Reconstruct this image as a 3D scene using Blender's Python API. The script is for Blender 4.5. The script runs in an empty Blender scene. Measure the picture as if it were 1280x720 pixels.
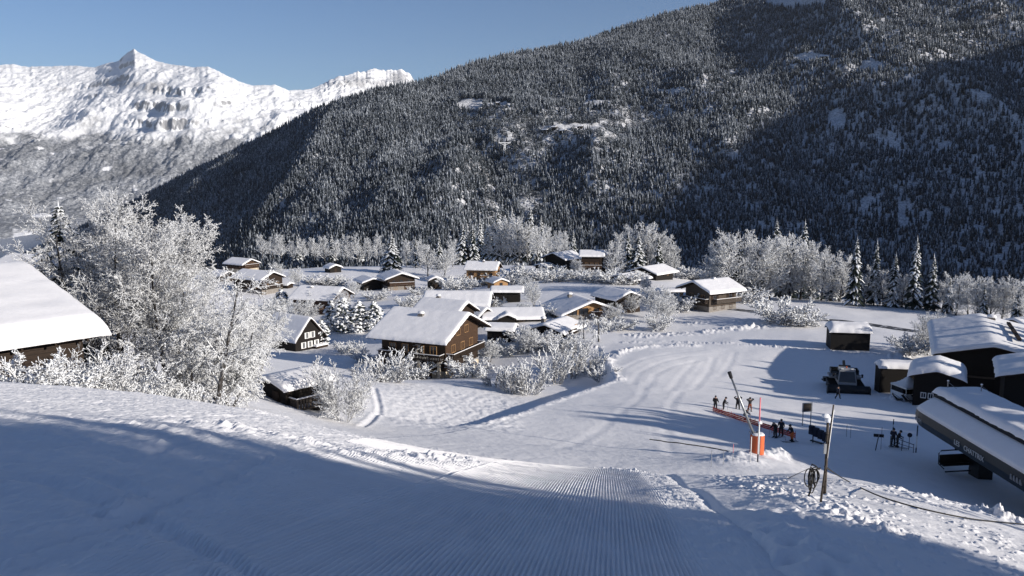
import bpy, math, random
import numpy as np
from mathutils import Vector, Matrix
random.seed(11)
rng = np.random.default_rng(11)
SC = bpy.context.scene
COL = SC.collection
R = math.radians
PITCH = R(8.2); FPX = 1040.0

# ------------------------------------------------------------------ camera, sun, sky
cam_d = bpy.data.cameras.new('camera'); cam = bpy.data.objects.new('camera', cam_d); COL.objects.link(cam)
cam_d.sensor_width = 36.0; cam_d.lens = 36.0 * FPX / 1280.0
cam_d.clip_start = 0.2; cam_d.clip_end = 60000
cam.location = (0, 0, 0); cam.rotation_euler = (R(90) - PITCH, 0, 0)
SC.camera = cam
SUN_EL, SUN_AZ = R(17.5), R(-28)          # azimuth measured from +x towards +y
TOSUN = Vector((math.cos(SUN_EL)*math.cos(SUN_AZ), math.cos(SUN_EL)*math.sin(SUN_AZ), math.sin(SUN_EL)))
sl = bpy.data.lights.new('sun', 'SUN'); sun = bpy.data.objects.new('sun', sl); COL.objects.link(sun)
sl.energy = 5.0; sl.angle = R(0.53); sl.color = (1.0, 0.935, 0.85)
sun.rotation_euler = TOSUN.to_track_quat('Z', 'Y').to_euler()
wd = bpy.data.worlds.new('World'); SC.world = wd; wd.use_nodes = True
nt = wd.node_tree; nt.nodes.clear()
sky = nt.nodes.new('ShaderNodeTexSky'); sky.sky_type = 'NISHITA'; sky.sun_disc = False
sky.sun_elevation = SUN_EL
sky.sun_rotation = math.pi/2 - SUN_AZ
sky.altitude = 1200; sky.air_density = 1.0; sky.dust_density = 0.0; sky.ozone_density = 4.4
bg = nt.nodes.new('ShaderNodeBackground'); bg.inputs[1].default_value = 0.077
wo = nt.nodes.new('ShaderNodeOutputWorld')
tint = nt.nodes.new('ShaderNodeMix'); tint.data_type = 'RGBA'; tint.blend_type = 'MULTIPLY'; tint.inputs[0].default_value = 1.0; tint.inputs[7].default_value = (1.05, .965, 1.0, 1)
nt.links.new(sky.outputs[0], tint.inputs[6]); nt.links.new(tint.outputs[2], bg.inputs[0]); nt.links.new(bg.outputs[0], wo.inputs[0])
SC.view_settings.view_transform = 'Standard'; SC.view_settings.look = 'None'
SC.view_settings.exposure = 0.33; SC.view_settings.gamma = 1.0
SC.cycles.max_bounces = 6; SC.cycles.diffuse_bounces = 2; SC.cycles.volume_bounces = 0; SC.cycles.glossy_bounces = 2
SC.cycles.sample_clamp_indirect = 4.0

# ------------------------------------------------------------------ pixel <-> world helpers
def ray(u, v):
    a = (u-640)/FPX; b = (360-v)/FPX
    d = np.array([a, math.cos(PITCH)+b*math.sin(PITCH), -math.sin(PITCH)+b*math.cos(PITCH)])
    return d/d[1]
def at(u, v, Y):
    return ray(u, v)*Y

# ------------------------------------------------------------------ noise
_perm = np.random.default_rng(3).permutation(4096)
_gr = np.random.default_rng(4).uniform(0, 2*np.pi, 4096)
_gx, _gy = np.cos(_gr), np.sin(_gr)
def perlin(x, y, seed=0):
    xi = np.floor(x).astype(np.int64); yi = np.floor(y).astype(np.int64)
    xf = x-xi; yf = y-yi
    def g(ix, iy, fx, fy):
        h = _perm[(_perm[(ix+seed*131) & 4095] + iy) & 4095]
        return _gx[h]*fx + _gy[h]*fy
    u = xf*xf*xf*(xf*(xf*6-15)+10); v = yf*yf*yf*(yf*(yf*6-15)+10)
    a = g(xi, yi, xf, yf); b = g(xi+1, yi, xf-1, yf); c = g(xi, yi+1, xf, yf-1); d = g(xi+1, yi+1, xf-1, yf-1)
    return (a*(1-u)+b*u)*(1-v) + (c*(1-u)+d*u)*v
def fbm(x, y, oct=4, seed=0, gain=.5):
    s = 0; a = 1.0
    for o in range(oct):
        s = s + a*perlin(x*2**o, y*2**o, seed+o*7); a *= gain
    return s
def ridged(x, y, oct=5, seed=0, gain=.5):
    s = 0; a = 1.0; w = 1.0
    for o in range(oct):
        n = 1-np.abs(perlin(x*2**o, y*2**o, seed+o*7))*1.6
        n = n*n*w; w = np.clip(n, 0, 1); s = s + a*n; a *= gain
    return s
def sstep(a, b, x):
    t = np.clip((x-a)/(b-a), 0, 1); return t*t*(3-2*t)

# ------------------------------------------------------------------ mesh helpers
def np_mesh(name, verts, faces, mats, parent=None, smooth=False, attr=None, mat_idx=None):
    me = bpy.data.meshes.new(name)
    verts = np.ascontiguousarray(verts, dtype=np.float32); faces = np.ascontiguousarray(faces, dtype=np.int32)
    n, k = faces.shape
    me.vertices.add(len(verts)); me.vertices.foreach_set('co', verts.ravel())
    me.loops.add(n*k); me.loops.foreach_set('vertex_index', faces.ravel())
    me.polygons.add(n); me.polygons.foreach_set('loop_start', np.arange(0, n*k, k, dtype=np.int32))
    if mat_idx is not None: me.polygons.foreach_set('material_index', np.ascontiguousarray(mat_idx, dtype=np.int32))
    if smooth: me.polygons.foreach_set('use_smooth', np.ones(n, dtype=bool))
    for m in (mats if isinstance(mats, (list, tuple)) else [mats]): me.materials.append(m)
    if attr:
        for an, av in attr.items():
            A = me.attributes.new(an, 'FLOAT', 'POINT'); A.data.foreach_set('value', np.ascontiguousarray(av, dtype=np.float32))
    me.update(calc_edges=True); me.validate()
    o = bpy.data.objects.new(name, me); COL.objects.link(o)
    if parent: o.parent = parent
    return o
def grid_faces(nr, nc):
    i = np.arange(nr-1)[:, None]*nc + np.arange(nc-1)[None, :]
    return np.stack([i, i+1, i+nc+1, i+nc], -1).reshape(-1, 4)

class MB:
    """collects boxes, prisms, tubes; build() links them as ONE mesh object"""
    def __init__(s): s.v = []; s.f = []; s.m = []
    def add(s, vs, fs, m=0):
        b = len(s.v); s.v += [tuple(map(float, p)) for p in vs]
        for f in fs: s.f.append([b+i for i in f]); s.m.append(m)
        return s
    def box(s, c, sz, m=0, rz=0.0, M=None):
        x, y, z = sz[0]/2, sz[1]/2, sz[2]/2
        vs = [Vector((i*x, j*y, k*z)) for k in (-1, 1) for j in (-1, 1) for i in (-1, 1)]
        if M is None: M = Matrix.Rotation(rz, 3, 'Z')
        vs = [M @ p + Vector(c) for p in vs]
        return s.add(vs, [(0, 2, 3, 1), (4, 5, 7, 6), (0, 1, 5, 4), (2, 6, 7, 3), (0, 4, 6, 2), (1, 3, 7, 5)], m)
    def bar(s, p, q, w, h, m=0):
        p = Vector(p); q = Vector(q); d = (q-p); L = d.length
        M = d.to_track_quat('X', 'Z').to_matrix()
        return s.box((p+q)/2, (L, w, h), m, M=M)
    def tube(s, pts, r, n=6, m=0, caps=True):
        pts = [Vector(p) for p in pts]; rs = r if isinstance(r, (list, tuple)) else [r]*len(pts)
        b = len(s.v); up = Vector((0, 0, 1))
        for i, p in enumerate(pts):
            d = (pts[min(i+1, len(pts)-1)]-pts[max(i-1, 0)]).normalized()
            a = d.cross(up if abs(d.z) < .95 else Vector((1, 0, 0))).normalized(); c = a.cross(d).normalized()
            for k in range(n):
                t = 2*math.pi*k/n; s.v.append(tuple(p + (a*math.cos(t)+c*math.sin(t))*rs[i]))
        for i in range(len(pts)-1):
            for k in range(n):
                k2 = (k+1) % n
                s.f.append([b+i*n+k, b+i*n+k2, b+(i+1)*n+k2, b+(i+1)*n+k]); s.m.append(m)
        if caps:
            s.f.append([b+k for k in range(n)][::-1]); s.m.append(m)
            s.f.append([b+(len(pts)-1)*n+k for k in range(n)]); s.m.append(m)
        return s
    def build(s, name, mats, parent=None, smooth=False, bevel=0):
        me = bpy.data.meshes.new(name); me.from_pydata(s.v, [], s.f)
        for m in (mats if isinstance(mats, (list, tuple)) else [mats]): me.materials.append(m)
        me.polygons.foreach_set('material_index', s.m)
        if smooth: me.polygons.foreach_set('use_smooth', [True]*len(s.f))
        me.update(); o = bpy.data.objects.new(name, me); COL.objects.link(o)
        if parent: o.parent = parent
        if bevel:
            b = o.modifiers.new('b', 'BEVEL'); b.width = bevel; b.segments = 2; b.limit_method = 'ANGLE'
        return o

def tag(o, label=None, cat=None, group=None, kind=None):
    if label: o['label'] = label
    if cat: o['category'] = cat
    if group: o['group'] = group
    if kind: o['kind'] = kind
    return o
def empty(name, loc, rz=0.0, label=None, cat=None, group=None):
    o = bpy.data.objects.new(name, None); COL.objects.link(o); o.location = loc; o.rotation_euler = (0, 0, rz)
    o.empty_display_size = .3
    return tag(o, label, cat, group)
def copy_tree(o, parent=None):
    c = o.copy(); COL.objects.link(c)
    if parent is not None: c.parent = parent
    for ch in list(o.children): copy_tree(ch, c)
    return c

# ------------------------------------------------------------------ materials
def newmat(name):
    m = bpy.data.materials.new(name); m.use_nodes = True
    t = m.node_tree; b = t.nodes['Principled BSDF']
    return m, t, b
def nd(t, typ, **kw):
    n = t.nodes.new(typ)
    for k, v in kw.items(): setattr(n, k, v)
    return n
def noise_node(t, scale, detail=3, vec=None, rough=.5):
    n = nd(t, 'ShaderNodeTexNoise'); n.inputs['Scale'].default_value = scale; n.inputs['Detail'].default_value = detail
    n.inputs['Roughness'].default_value = rough
    if vec is not None: t.links.new(vec, n.inputs['Vector'])
    return n
def ramp(t, fac, stops):
    r = nd(t, 'ShaderNodeValToRGB'); e = r.color_ramp.elements
    while len(e) < len(stops): e.new(.5)
    for i, (p, c) in enumerate(stops):
        e[i].position = p; e[i].color = (*c, 1) if len(c) == 3 else c
    t.links.new(fac, r.inputs[0]); return r
def math_node(t, op, a, b=None, c=None, clamp=False):
    n = nd(t, 'ShaderNodeMath', operation=op); n.use_clamp = clamp
    for i, x in enumerate((a, b, c)):
        if x is None: continue
        if isinstance(x, (int, float)): n.inputs[i].default_value = x
        else: t.links.new(x, n.inputs[i])
    return n.outputs[0]
def mixc(t, fac, a, b):
    n = nd(t, 'ShaderNodeMix', data_type='RGBA')
    if isinstance(fac, (int, float)): n.inputs[0].default_value = fac
    else: t.links.new(fac, n.inputs[0])
    for i, x in ((6, a), (7, b)):
        if isinstance(x, tuple): n.inputs[i].default_value = (*x, 1)
        else: t.links.new(x, n.inputs[i])
    return n.outputs[2]
def pos(t): return nd(t, 'ShaderNodeNewGeometry').outputs['Position']
def objco(t): return nd(t, 'ShaderNodeTexCoord').outputs['Object']
def bump(t, b, h, strength, dist):
    n = nd(t, 'ShaderNodeBump'); n.inputs['Strength'].default_value = strength; n.inputs['Distance'].default_value = dist
    t.links.new(h, n.inputs['Height']); t.links.new(n.outputs[0], b.inputs['Normal'])
SNOWC = (.885, .87, .872)
def m_snow(name, fine=True, s1=1.2, s2=14.0, d1=.12, d2=.02, col=SNOWC):
    m, t, b = newmat(name); p = pos(t)
    n1 = noise_node(t, s1, 4, p, .55); n2 = noise_node(t, s2, 3, p, .6)
    h = math_node(t, 'ADD', math_node(t, 'MULTIPLY', n1.outputs[0], d1), math_node(t, 'MULTIPLY', n2.outputs[0], d2))
    c = ramp(t, n1.outputs[0], [(.3, tuple(x*.95 for x in col)), (.7, col)])
    t.links.new(c.outputs[0], b.inputs['Base Color'])
    b.inputs['Roughness'].default_value = .65; b.inputs['Specular IOR Level'].default_value = .25
    bump(t, b, h, .8, 1.0)
    return m
def m_plain(name, col, rough=.6, metal=0.0, var=.25, scale=3.0, spec=.3):
    m, t, b = newmat(name); o = objco(t); n = noise_node(t, scale, 4, o, .6)
    c = ramp(t, n.outputs[0], [(.3, tuple(x*(1-var) for x in col)), (.7, tuple(min(1, x*(1+var)) for x in col))])
    t.links.new(c.outputs[0], b.inputs['Base Color']); b.inputs['Roughness'].default_value = rough
    b.inputs['Metallic'].default_value = metal; b.inputs['Specular IOR Level'].default_value = spec
    bump(t, b, n.outputs[0], .25, .02)
    return m
def m_wood(name, col, plank=.22, vert=False):
    m, t, b = newmat(name); o = objco(t)
    mp = nd(t, 'ShaderNodeMapping'); mp.inputs['Scale'].default_value = (1, 1, 6) if not vert else (6, 6, .7); t.links.new(o, mp.inputs[0])
    g = noise_node(t, 2.2, 5, mp.outputs[0], .65)
    sp = nd(t, 'ShaderNodeSeparateXYZ'); t.links.new(o, sp.inputs[0])
    co = sp.outputs[2] if not vert else math_node(t, 'ADD', sp.outputs[0], sp.outputs[1])
    fr = math_node(t, 'FRACT', math_node(t, 'DIVIDE', co, plank))
    seam = math_node(t, 'LESS_THAN', fr, .1)
    c = ramp(t, g.outputs[0], [(.25, tuple(x*.55 for x in col)), (.5, col), (.75, tuple(x*1.45 for x in col))])
    cc = mixc(t, seam, c.outputs[0], tuple(x*.3 for x in col))
    t.links.new(cc, b.inputs['Base Color']); b.inputs['Roughness'].default_value = .75; b.inputs['Specular IOR Level'].default_value = .2
    return m
def m_frost(name, bark=(.045, .036, .03), lo=-.55, hi=.25, snow=(.87, .88, .89), nscale=7.0):
    """bark below, snow lying on whatever faces up"""
    m, t, b = newmat(name)
    g = nd(t, 'ShaderNodeNewGeometry'); sp = nd(t, 'ShaderNodeSeparateXYZ'); t.links.new(g.outputs['Normal'], sp.inputs[0])
    n = noise_node(t, nscale, 2, g.outputs['Position'])
    k = math_node(t, 'ADD', sp.outputs[2], math_node(t, 'MULTIPLY', math_node(t, 'SUBTRACT', n.outputs[0], .5), 1.6))
    mr = nd(t, 'ShaderNodeMapRange'); mr.inputs[1].default_value = lo; mr.inputs[2].default_value = hi; t.links.new(k, mr.inputs[0])
    c = mixc(t, mr.outputs[0], bark, snow)
    t.links.new(c, b.inputs['Base Color']); b.inputs['Roughness'].default_value = .7; b.inputs['Specular IOR Level'].default_value = .15
    return m
M = {}
M['ground'] = m_snow('snow_surface', s1=.9, s2=22.0, d1=.05, d2=.012)
M['piste'] = m_snow('groomed_snow', s1=1.5, s2=40.0, d1=.012, d2=.004)
M['roofsnow'] = m_snow('roof_snow', s1=.8, s2=6.0, d1=.06, d2=.01)
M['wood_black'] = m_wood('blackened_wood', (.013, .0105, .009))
M['wood_dark'] = m_wood('dark_brown_wood', (.031, .0205, .0145))
M['wood_mid'] = m_wood('brown_wood', (.066, .038, .023))
M['wood_red'] = m_wood('reddish_wood', (.06, .032, .021))
M['wood_tan'] = m_wood('tan_wood', (.36, .21, .10))
M['wood_grey'] = m_wood('weathered_wood', (.085, .068, .054))
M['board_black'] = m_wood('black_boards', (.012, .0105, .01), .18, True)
M['plaster'] = m_plain('cream_plaster', (.5, .43, .33), .8)
M['stone'] = m_plain('grey_stone', (.22, .2, .18), .85, var=.45, scale=6)
M['glass'] = m_plain('window_glass', (.02, .024, .03), .08, var=.1, spec=.6)
M['white'] = m_plain('white_paint', (.75, .74, .71), .5, var=.06)
M['metal'] = m_plain('dull_metal', (.28, .29, .3), .4, .8)
M['darkmetal'] = m_plain('dark_metal', (.025, .027, .03), .4, .5)
M['rubber'] = m_plain('black_rubber', (.012, .012, .013), .8)
# ------------------------------------------------------------------ terrain: thin-plate surface through surveyed points
CU = []   # (pixel u, pixel v, distance) of ground seen in the photograph
LIP = [(-160, 462), (0, 478), (200, 497), (330, 516), (430, 540), (560, 566), (640, 577), (800, 592), (900, 600), (960, 592), (1025, 592), (1130, 612), (1280, 650), (1450, 690)]
D = [(0, 0, -1.7), (-6, 1, -1.15), (6, 1, -2.2)]
CQ = .00297
for u, v in LIP:
    tl = -ray(u, v)[2]; k = ray(u, v)[0]; s = tl-.1421
    for y in (5, 8, 12, 17, 24):
        D.append((k*y, y, -1.7*min(1, 1)-s*y-CQ*y*y))
    D.append((k*30, 30, -tl*30-.25))
    D.append((k*40, 40, -tl*40-1.3))
C = [(330,500,72),(430,528,70),(460,520,78),(470,480,110),(540,470,150),(600,520,85),(600,470,140),(700,500,105),(770,480,120),
 (640,560,62),(760,560,70),(860,572,64),(960,575,62),(720,525,88),(800,520,92),(905,512,102),(985,548,86),(1050,560,80),(1050,600,64),
 (1118,560,83),(1200,575,78),(1270,640,62),(1050,497,116),(900,460,140),(800,450,142),(1000,450,148),(1060,437,154),(1150,472,132),(1230,490,122),
 (1000,400,190),(1140,410,180),(1000,378,225),(1200,380,230),(1290,400,215),(890,390,205),(800,395,200),(700,425,170),(640,402,190),(628,432,168),
 (700,350,300),(745,340,330),(604,357,320),(497,365,290),(440,400,220),(410,396,232),(375,433,190),(320,375,280),(302,347,340),(420,340,350),(545,362,300),
 (600,331,400),(870,340,340),(1000,385,300),(1200,388,300),(200,420,130),(150,452,68),(260,500,60),(20,442,60),(20,385,130),(20,360,260),(200,370,260),(100,345,380),(1350,470,130),(1380,560,85)]
for u, v, Y in C: D.append(tuple(at(u, v, Y)))
for u, y, z in [(0,500,-85),(200,500,-72),(400,500,-67),(640,500,-66),(850,430,-64),(900,560,-95),(1000,400,-76),(1100,400,-80),(1280,420,-84),(1100,560,-112),(1280,560,-115),(-300,500,-95),(1600,480,-80),(0,800,-160),(200,800,-130),(400,800,-112),(640,800,-112),(900,800,-135),(1280,800,-165),(-300,800,-190),(1700,800,-150)]:
    D.append(((u-640)/FPX*y, y, z))
D += [(0,-10,.9),(-15,-10,2.9),(15,-10,-1.2),(0,-40,8),(40,-30,-1),(-40,-30,13),(-60,10,4),(-120,60,2),(40,0,-9),(75,20,-19),(105,60,-27),(130,110,-32),(220,150,-33),(0,-120,25),(150,-100,5),(-150,-100,40),(400,100,-40),(-300,100,10),(-200,200,-40),(330,300,-60)]
D = np.array(D)
_P = D[:, :2].copy()
def _phi(r2): return np.where(r2 > 0, .5*r2*np.log(np.maximum(r2, 1e-12)), 0.0)
SCL = 100.0
def _solve():
    n = len(D); P = _P/SCL
    K = _phi(((P[:, None]-P[None])**2).sum(-1)) + np.eye(n)*1e-6
    Q = np.hstack([np.ones((n, 1)), P])
    A = np.zeros((n+3, n+3)); A[:n, :n] = K; A[:n, n:] = Q; A[n:, :n] = Q.T
    return np.linalg.solve(A, np.concatenate([D[:, 2], np.zeros(3)]))
_W = _solve()
def tps(x, y):
    x = np.asarray(x, float); y = np.asarray(y, float); sh = x.shape
    x = x.ravel()/SCL; y = y.ravel()/SCL; out = np.empty(x.shape)
    P = _P/SCL; n = len(P)
    for i in range(0, len(x), 40000):
        a = x[i:i+40000]; b = y[i:i+40000]
        r2 = (a[:, None]-P[None, :, 0])**2 + (b[:, None]-P[None, :, 1])**2
        out[i:i+40000] = _phi(r2) @ _W[:n] + _W[n] + _W[n+1]*a + _W[n+2]*b
    return out.reshape(sh)
def hit0(u, v, ymin=45.0, ymax=900, fn=None):
    d = ray(u, v); Y = np.geomspace(ymin, ymax, 1500)
    zz = (fn or tps)(d[0]*Y, Y); below = d[2]*Y <= zz
    i = int(np.argmax(below)) if below.any() else len(Y)-1
    if i == 0: return d*Y[0]
    f0 = d[2]*Y[i-1]-zz[i-1]; f1 = d[2]*Y[i]-zz[i]
    t = f0/(f0-f1) if f0 != f1 else 0
    return d*(Y[i-1]+(Y[i]-Y[i-1])*t)
def poly(px, ymin=45.0):
    return np.array([hit0(u, v, ymin)[:2] for u, v in px])
def pdist(x, y, P):
    """distance to polyline, signed side (+ = left of travel), and arc position"""
    best = np.full(x.shape, 1e9); side = np.zeros(x.shape); arc = np.zeros(x.shape); s0 = 0.0
    for i in range(len(P)-1):
        ax, ay = P[i]; dx, dy = P[i+1]-P[i]; L = math.hypot(dx, dy)+1e-9
        t = np.clip(((x-ax)*dx+(y-ay)*dy)/(L*L), 0, 1)
        ex = x-ax-t*dx; ey = y-ay-t*dy; d = np.hypot(ex, ey); m = d < best
        best = np.where(m, d, best); side = np.where(m, np.sign(dx*(y-ay)-dy*(x-ax)), side); arc = np.where(m, s0+t*L, arc); s0 += L
    return best, side, arc, s0
FEAT = []     # (kind, polyline, params, bbox)
def feat(kind, P, reach, **kw):
    P = np.asarray(P); FEAT.append((kind, P, kw, (P[:, 0].min()-reach, P[:, 0].max()+reach, P[:, 1].min()-reach, P[:, 1].max()+reach)))
# the piste stands above the meadow on an embankment
feat('bank', poly([(590, 534), (640, 517), (700, 499), (745, 485), (772, 476), (764, 462), (758, 450)]), 42, drop=1.9, w=3.0, decay=26)
feat('berm', poly([(600, 531), (640, 519), (700, 501), (745, 487), (770, 478)]), 3, h=.14, w=.5, clump=.7)
feat('berm', poly([(775, 480), (764, 468), (758, 452), (775, 441), (800, 435), (840, 432), (880, 433)]), 4, h=.5, w=1.1, clump=.7)
feat('berm', poly([(770, 428), (830, 427), (900, 430), (950, 433), (1030, 438), (1090, 445), (1150, 450)]), 4, h=.26, w=.9, clump=1.2)
feat('berm', poly([(770, 421), (850, 418), (920, 411), (980, 405), (1030, 402)]), 6, h=.5, w=2.2, clump=1.2)
feat('berm', poly([(850, 405), (900, 404), (960, 400)]), 6, h=.45, w=2.2, clump=1.1)
feat('berm', poly([(640, 440), (700, 441), (760, 432)]), 5, h=.5, w=1.2, clump=1.0)
feat('berm', poly([(1060, 440), (1110, 446), (1150, 440)]), 5, h=.9, w=2.0, clump=1.0)
feat('berm', poly([(1100, 497), (1150, 506), (1200, 515)]), 4, h=.5, w=1.0, clump=1.0)
feat('berm', poly([(890, 582), (920, 574), (950, 570), (980, 568), (1000, 575)], 45), 4, h=.8, w=1.9, clump=.35)
for _px in ([(772, 478), (778, 462), (800, 450), (840, 442), (880, 438)], [(790, 482), (800, 466), (822, 454), (860, 446), (900, 444)], [(812, 486), (818, 470), (838, 458), (870, 452)], [(838, 490), (852, 470), (868, 452)], [(866, 488), (884, 466), (892, 448)], [(900, 470), (914, 452), (918, 442)], [(700, 560), (760, 528), (800, 500), (808, 480)], [(840, 570), (832, 535), (840, 505), (850, 492)]):
    feat('rut', poly(_px), 2, dep=.035, w=.5)
feat('rut', poly([(468, 482), (474, 497), (472, 510), (463, 522), (452, 531)]), 3, dep=.16, w=.28)
feat('rut', poly([(480, 400), (450, 420), (430, 437), (405, 441)]), 3, dep=.15, w=1.2)
def nearp(px): return np.array([hit0(u, v, 4.0, 60)[:2] for u, v in px])
RUTS = [([(-30, 712), (0, 692), (60, 676), (130, 655), (200, 627), (240, 610), (290, 590), (330, 572)], .065, .085),
        ([(-30, 742), (60, 700), (160, 655), (230, 628), (300, 600)], .03, .12),
        ([(170, 640), (230, 672), (290, 705), (330, 735)], .045, .08),
        ([(120, 640), (190, 660), (240, 690), (260, 730)], .035, .10),
        ([(20, 598), (60, 600), (95, 618), (125, 628)], .05, .12), ([(130, 598), (150, 606), (172, 620)], .045, .09),
        ([(160, 575), (200, 562), (235, 553)], .045, .08)]
FEAT_RUT0 = nearp(RUTS[0][0]+[(420, 552)])
for px, dep, w in RUTS: feat('rut', nearp(px), 1.5, dep=dep, w=w)
feat('berm', nearp([(0, 560), (60, 553), (130, 543), (200, 538), (260, 533), (330, 540), (420, 563), (520, 573), (600, 577)]), 3, h=.10, w=.8, clump=.9)
feat('berm', nearp([(-40, 533), (60, 530), (140, 528), (260, 532)]), 3, h=.06, w=.9, clump=.8)
feat('berm', nearp([(1085, 606), (1130, 616), (1180, 628), (1240, 645), (1300, 662)]), 3, h=.16, w=.42, clump=1.3)
feat('berm', nearp([(940, 640), (985, 660), (1020, 690), (1060, 730)]), 3, h=.05, w=.8, clump=1.5)
feat('berm', nearp([(900, 598), (960, 612), (1030, 637), (1100, 660), (1180, 700)]), 2, h=.05, w=.5, clump=1.5)
feat('berm', nearp([(320, 517), (430, 538), (560, 564), (640, 576), (800, 593)]), 2, h=.07, w=.5, clump=.8)
def features(x, y):
    z = np.zeros(x.shape)
    for kind, P, kw, bb in FEAT:
        m = (x > bb[0]) & (x < bb[1]) & (y > bb[2]) & (y < bb[3])
        if not m.any(): continue
        xs, ys = x[m], y[m]; d, sd, arc, tot = pdist(xs, ys, P)
        if kind == 'bank':
            s = np.where(sd > 0, d, -d)
            endf = sstep(0, 6, arc)*sstep(0, 4, tot-arc+.5)
            z[m] -= kw['drop']*sstep(0, kw['w'], s)*(1-sstep(4, kw['decay'], s))*np.maximum(endf, .15)
        elif kind == 'berm':
            c = kw['clump']; sc = 1.0/max(.22, kw['w']*.45)
            n = .75*fbm(xs*sc, ys*sc, 4, 17, .55)+.35*perlin(xs*sc*.23, ys*sc*.23, 19)
            ef = sstep(0, kw['w']*2, arc)*sstep(0, kw['w']*2, tot-arc)
            z[m] += ef*kw['h']*np.exp(-(d/kw['w'])**2)*np.maximum(0, 1-c*.35+c*1.6*n)*np.clip(.75+1.6*fbm(xs*.35/kw['w'], ys*.35/kw['w'], 2, 27), .1, 1.6)
        else:
            z[m] -= kw['dep']*np.exp(-(d/kw['w'])**2) - kw['dep']*.45*np.exp(-((d-kw['w']*1.9)/(kw['w']*.7))**2)*(.6+.8*fbm(xs*4, ys*4, 3, 5))
            if kw['w'] < .2: z[m] += .022*np.exp(-((d-.05)/.3)**2)*np.maximum(0, fbm(xs*8, ys*8, 3, 55, .6)-.05)
    return z
def gz(x, y):
    x = np.asarray(x, float); y = np.asarray(y, float)
    sh = x.shape; x = np.atleast_1d(x); y = np.atleast_1d(y)
    return (tps(x, y)+features(x, y)).reshape(sh)
def hit(u, v, ymin=45.0): return hit0(u, v, ymin, 900, gz)

# corduroy frame: a along the grooves, c across (right positive)
GA = math.atan2(ray(762, 464)[0], 1.0)
ga = np.array([math.sin(GA), math.cos(GA)]); gc = np.array([math.cos(GA), -math.sin(GA)])
_e = [np.dot(hit0(u, v, 4.0, 60)[:2], gc) for u, v in ((888, 718), (845, 630))]
C_RIGHT = float(np.mean(_e)); C_LEFT = -15.5
A0, A1 = 3.5, 31.0
def piste_mask(a, c):
    return sstep(C_LEFT+.2, C_LEFT+2.0, c)*sstep(0, .5, C_RIGHT+.8-c)*sstep(A0, A0+.6, a)*(1-sstep(A1-2.5, A1-.5, a))
def micro(x, y):
    """small unevenness of the snow, by distance"""
    r = np.hypot(x, y)
    z = .10*fbm(x*.13, y*.13, 3, 21)*sstep(3, 20, r) + .5*fbm(x*.03, y*.03, 3, 33)*sstep(40, 110, r)
    z = z + .028*fbm(x*1.1, y*1.1, 4, 41, .6)*(1-sstep(60, 140, r))
    return z
def crumbs(x, y):
    """loose snow lumps and footprints beside the groomed track"""
    a = x*ga[0]+y*ga[1]; c = x*gc[0]+y*gc[1]
    n = perlin(x*5.5, y*5.5, 61); n2 = fbm(x*.5, y*.5, 2, 63)
    right = sstep(C_RIGHT+.9, C_RIGHT+2.0, c)*(1-sstep(C_RIGHT+3.0, C_RIGHT+4.8, c-.12*a))*(1-sstep(19, 24, a))
    z = right*(.035*sstep(.28, .55, perlin(x*8, y*8, 62)+.45*n2) + .018*fbm(x*1.3, y*1.3, 4, 66, .6)*sstep(-.2, .3, n2+.1))
    left = sstep(-5, -8, c)*(1-sstep(26, 36, np.hypot(x, y)))
    z = z + left*(.035*sstep(.3, .5, perlin(x*4.5, y*4.5, 71)+.45*n2))
    # footprints in the soft snow to the right
    return z
FOOT = []
for px in [(955, 690), (975, 668), (1000, 700), (930, 660), (1010, 665), (990, 645), (1035, 690), (960, 640), (1040, 715), (915, 690), (1060, 700), (940, 712), (1000, 680), (1020, 650), (985, 718)]:
    FOOT.append(hit0(px[0]-10, px[1], 4, 40)[:2])
def feet(x, y):
    z = np.zeros(x.shape)
    for fx, fy in FOOT:
        m = (abs(x-fx) < .9) & (abs(y-fy) < .9)
        if m.any():
            d = np.hypot((x[m]-fx)*1.5, y[m]-fy); z[m] += -.10*np.exp(-(d/.13)**2)+.03*np.exp(-((d-.26)/.09)**2)
    return z
def far_lumps(x, y):
    r = np.hypot(x, y); k = (x-5)/np.maximum(y, 1)
    meadow = sstep(72, 82, y)*(1-sstep(112, 125, y))*sstep(-.2, -.12, x/np.maximum(y, 1))*(1-sstep(-.01, .03, x/np.maximum(y, 1)))
    z = meadow*.16*fbm(x*.9, y*.9, 3, 81, .5)
    return z
# ground sheet: fine inside the view, coarse all round
th = np.concatenate([np.linspace(-180, -48, 60, endpoint=False), np.linspace(-48, -34, 60, endpoint=False), np.linspace(-34, 34, 980, endpoint=False), np.linspace(34, 48, 60, endpoint=False), np.linspace(48, 180, 61)])*math.pi/180
rr = np.concatenate([[.05], np.geomspace(.5, 4.0, 25, endpoint=False), np.geomspace(4.0, 7.5, 90, endpoint=False), np.geomspace(7.5, 30, 640, endpoint=False), np.geomspace(30, 46, 70, endpoint=False), np.geomspace(46, 260, 420, endpoint=False), np.geomspace(260, 1150, 110)])
TH, RR = np.meshgrid(th, rr)
X = RR*np.sin(TH); Yy = RR*np.cos(TH)
Z = tps(X, Yy)
Zf = features(X, Yy)
Z = Z+Zf+micro(X, Yy)+crumbs(X, Yy)+far_lumps(X, Yy)+feet(X, Yy)
_a = X*ga[0]+Yy*ga[1]; _c = X*gc[0]+Yy*gc[1]
_in = (_c > C_LEFT+.1) & (_c < C_RIGHT+.7) & (_a > A0+.2) & (_a < A1-.5)
Z = Z-.26*piste_mask(_a, _c)
ground = tag(np_mesh('snow_ground', np.stack([X, Yy, Z], -1).reshape(-1, 3), grid_faces(len(rr), len(th))[:, ::-1], M['ground'], smooth=True), kind='structure')
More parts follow.
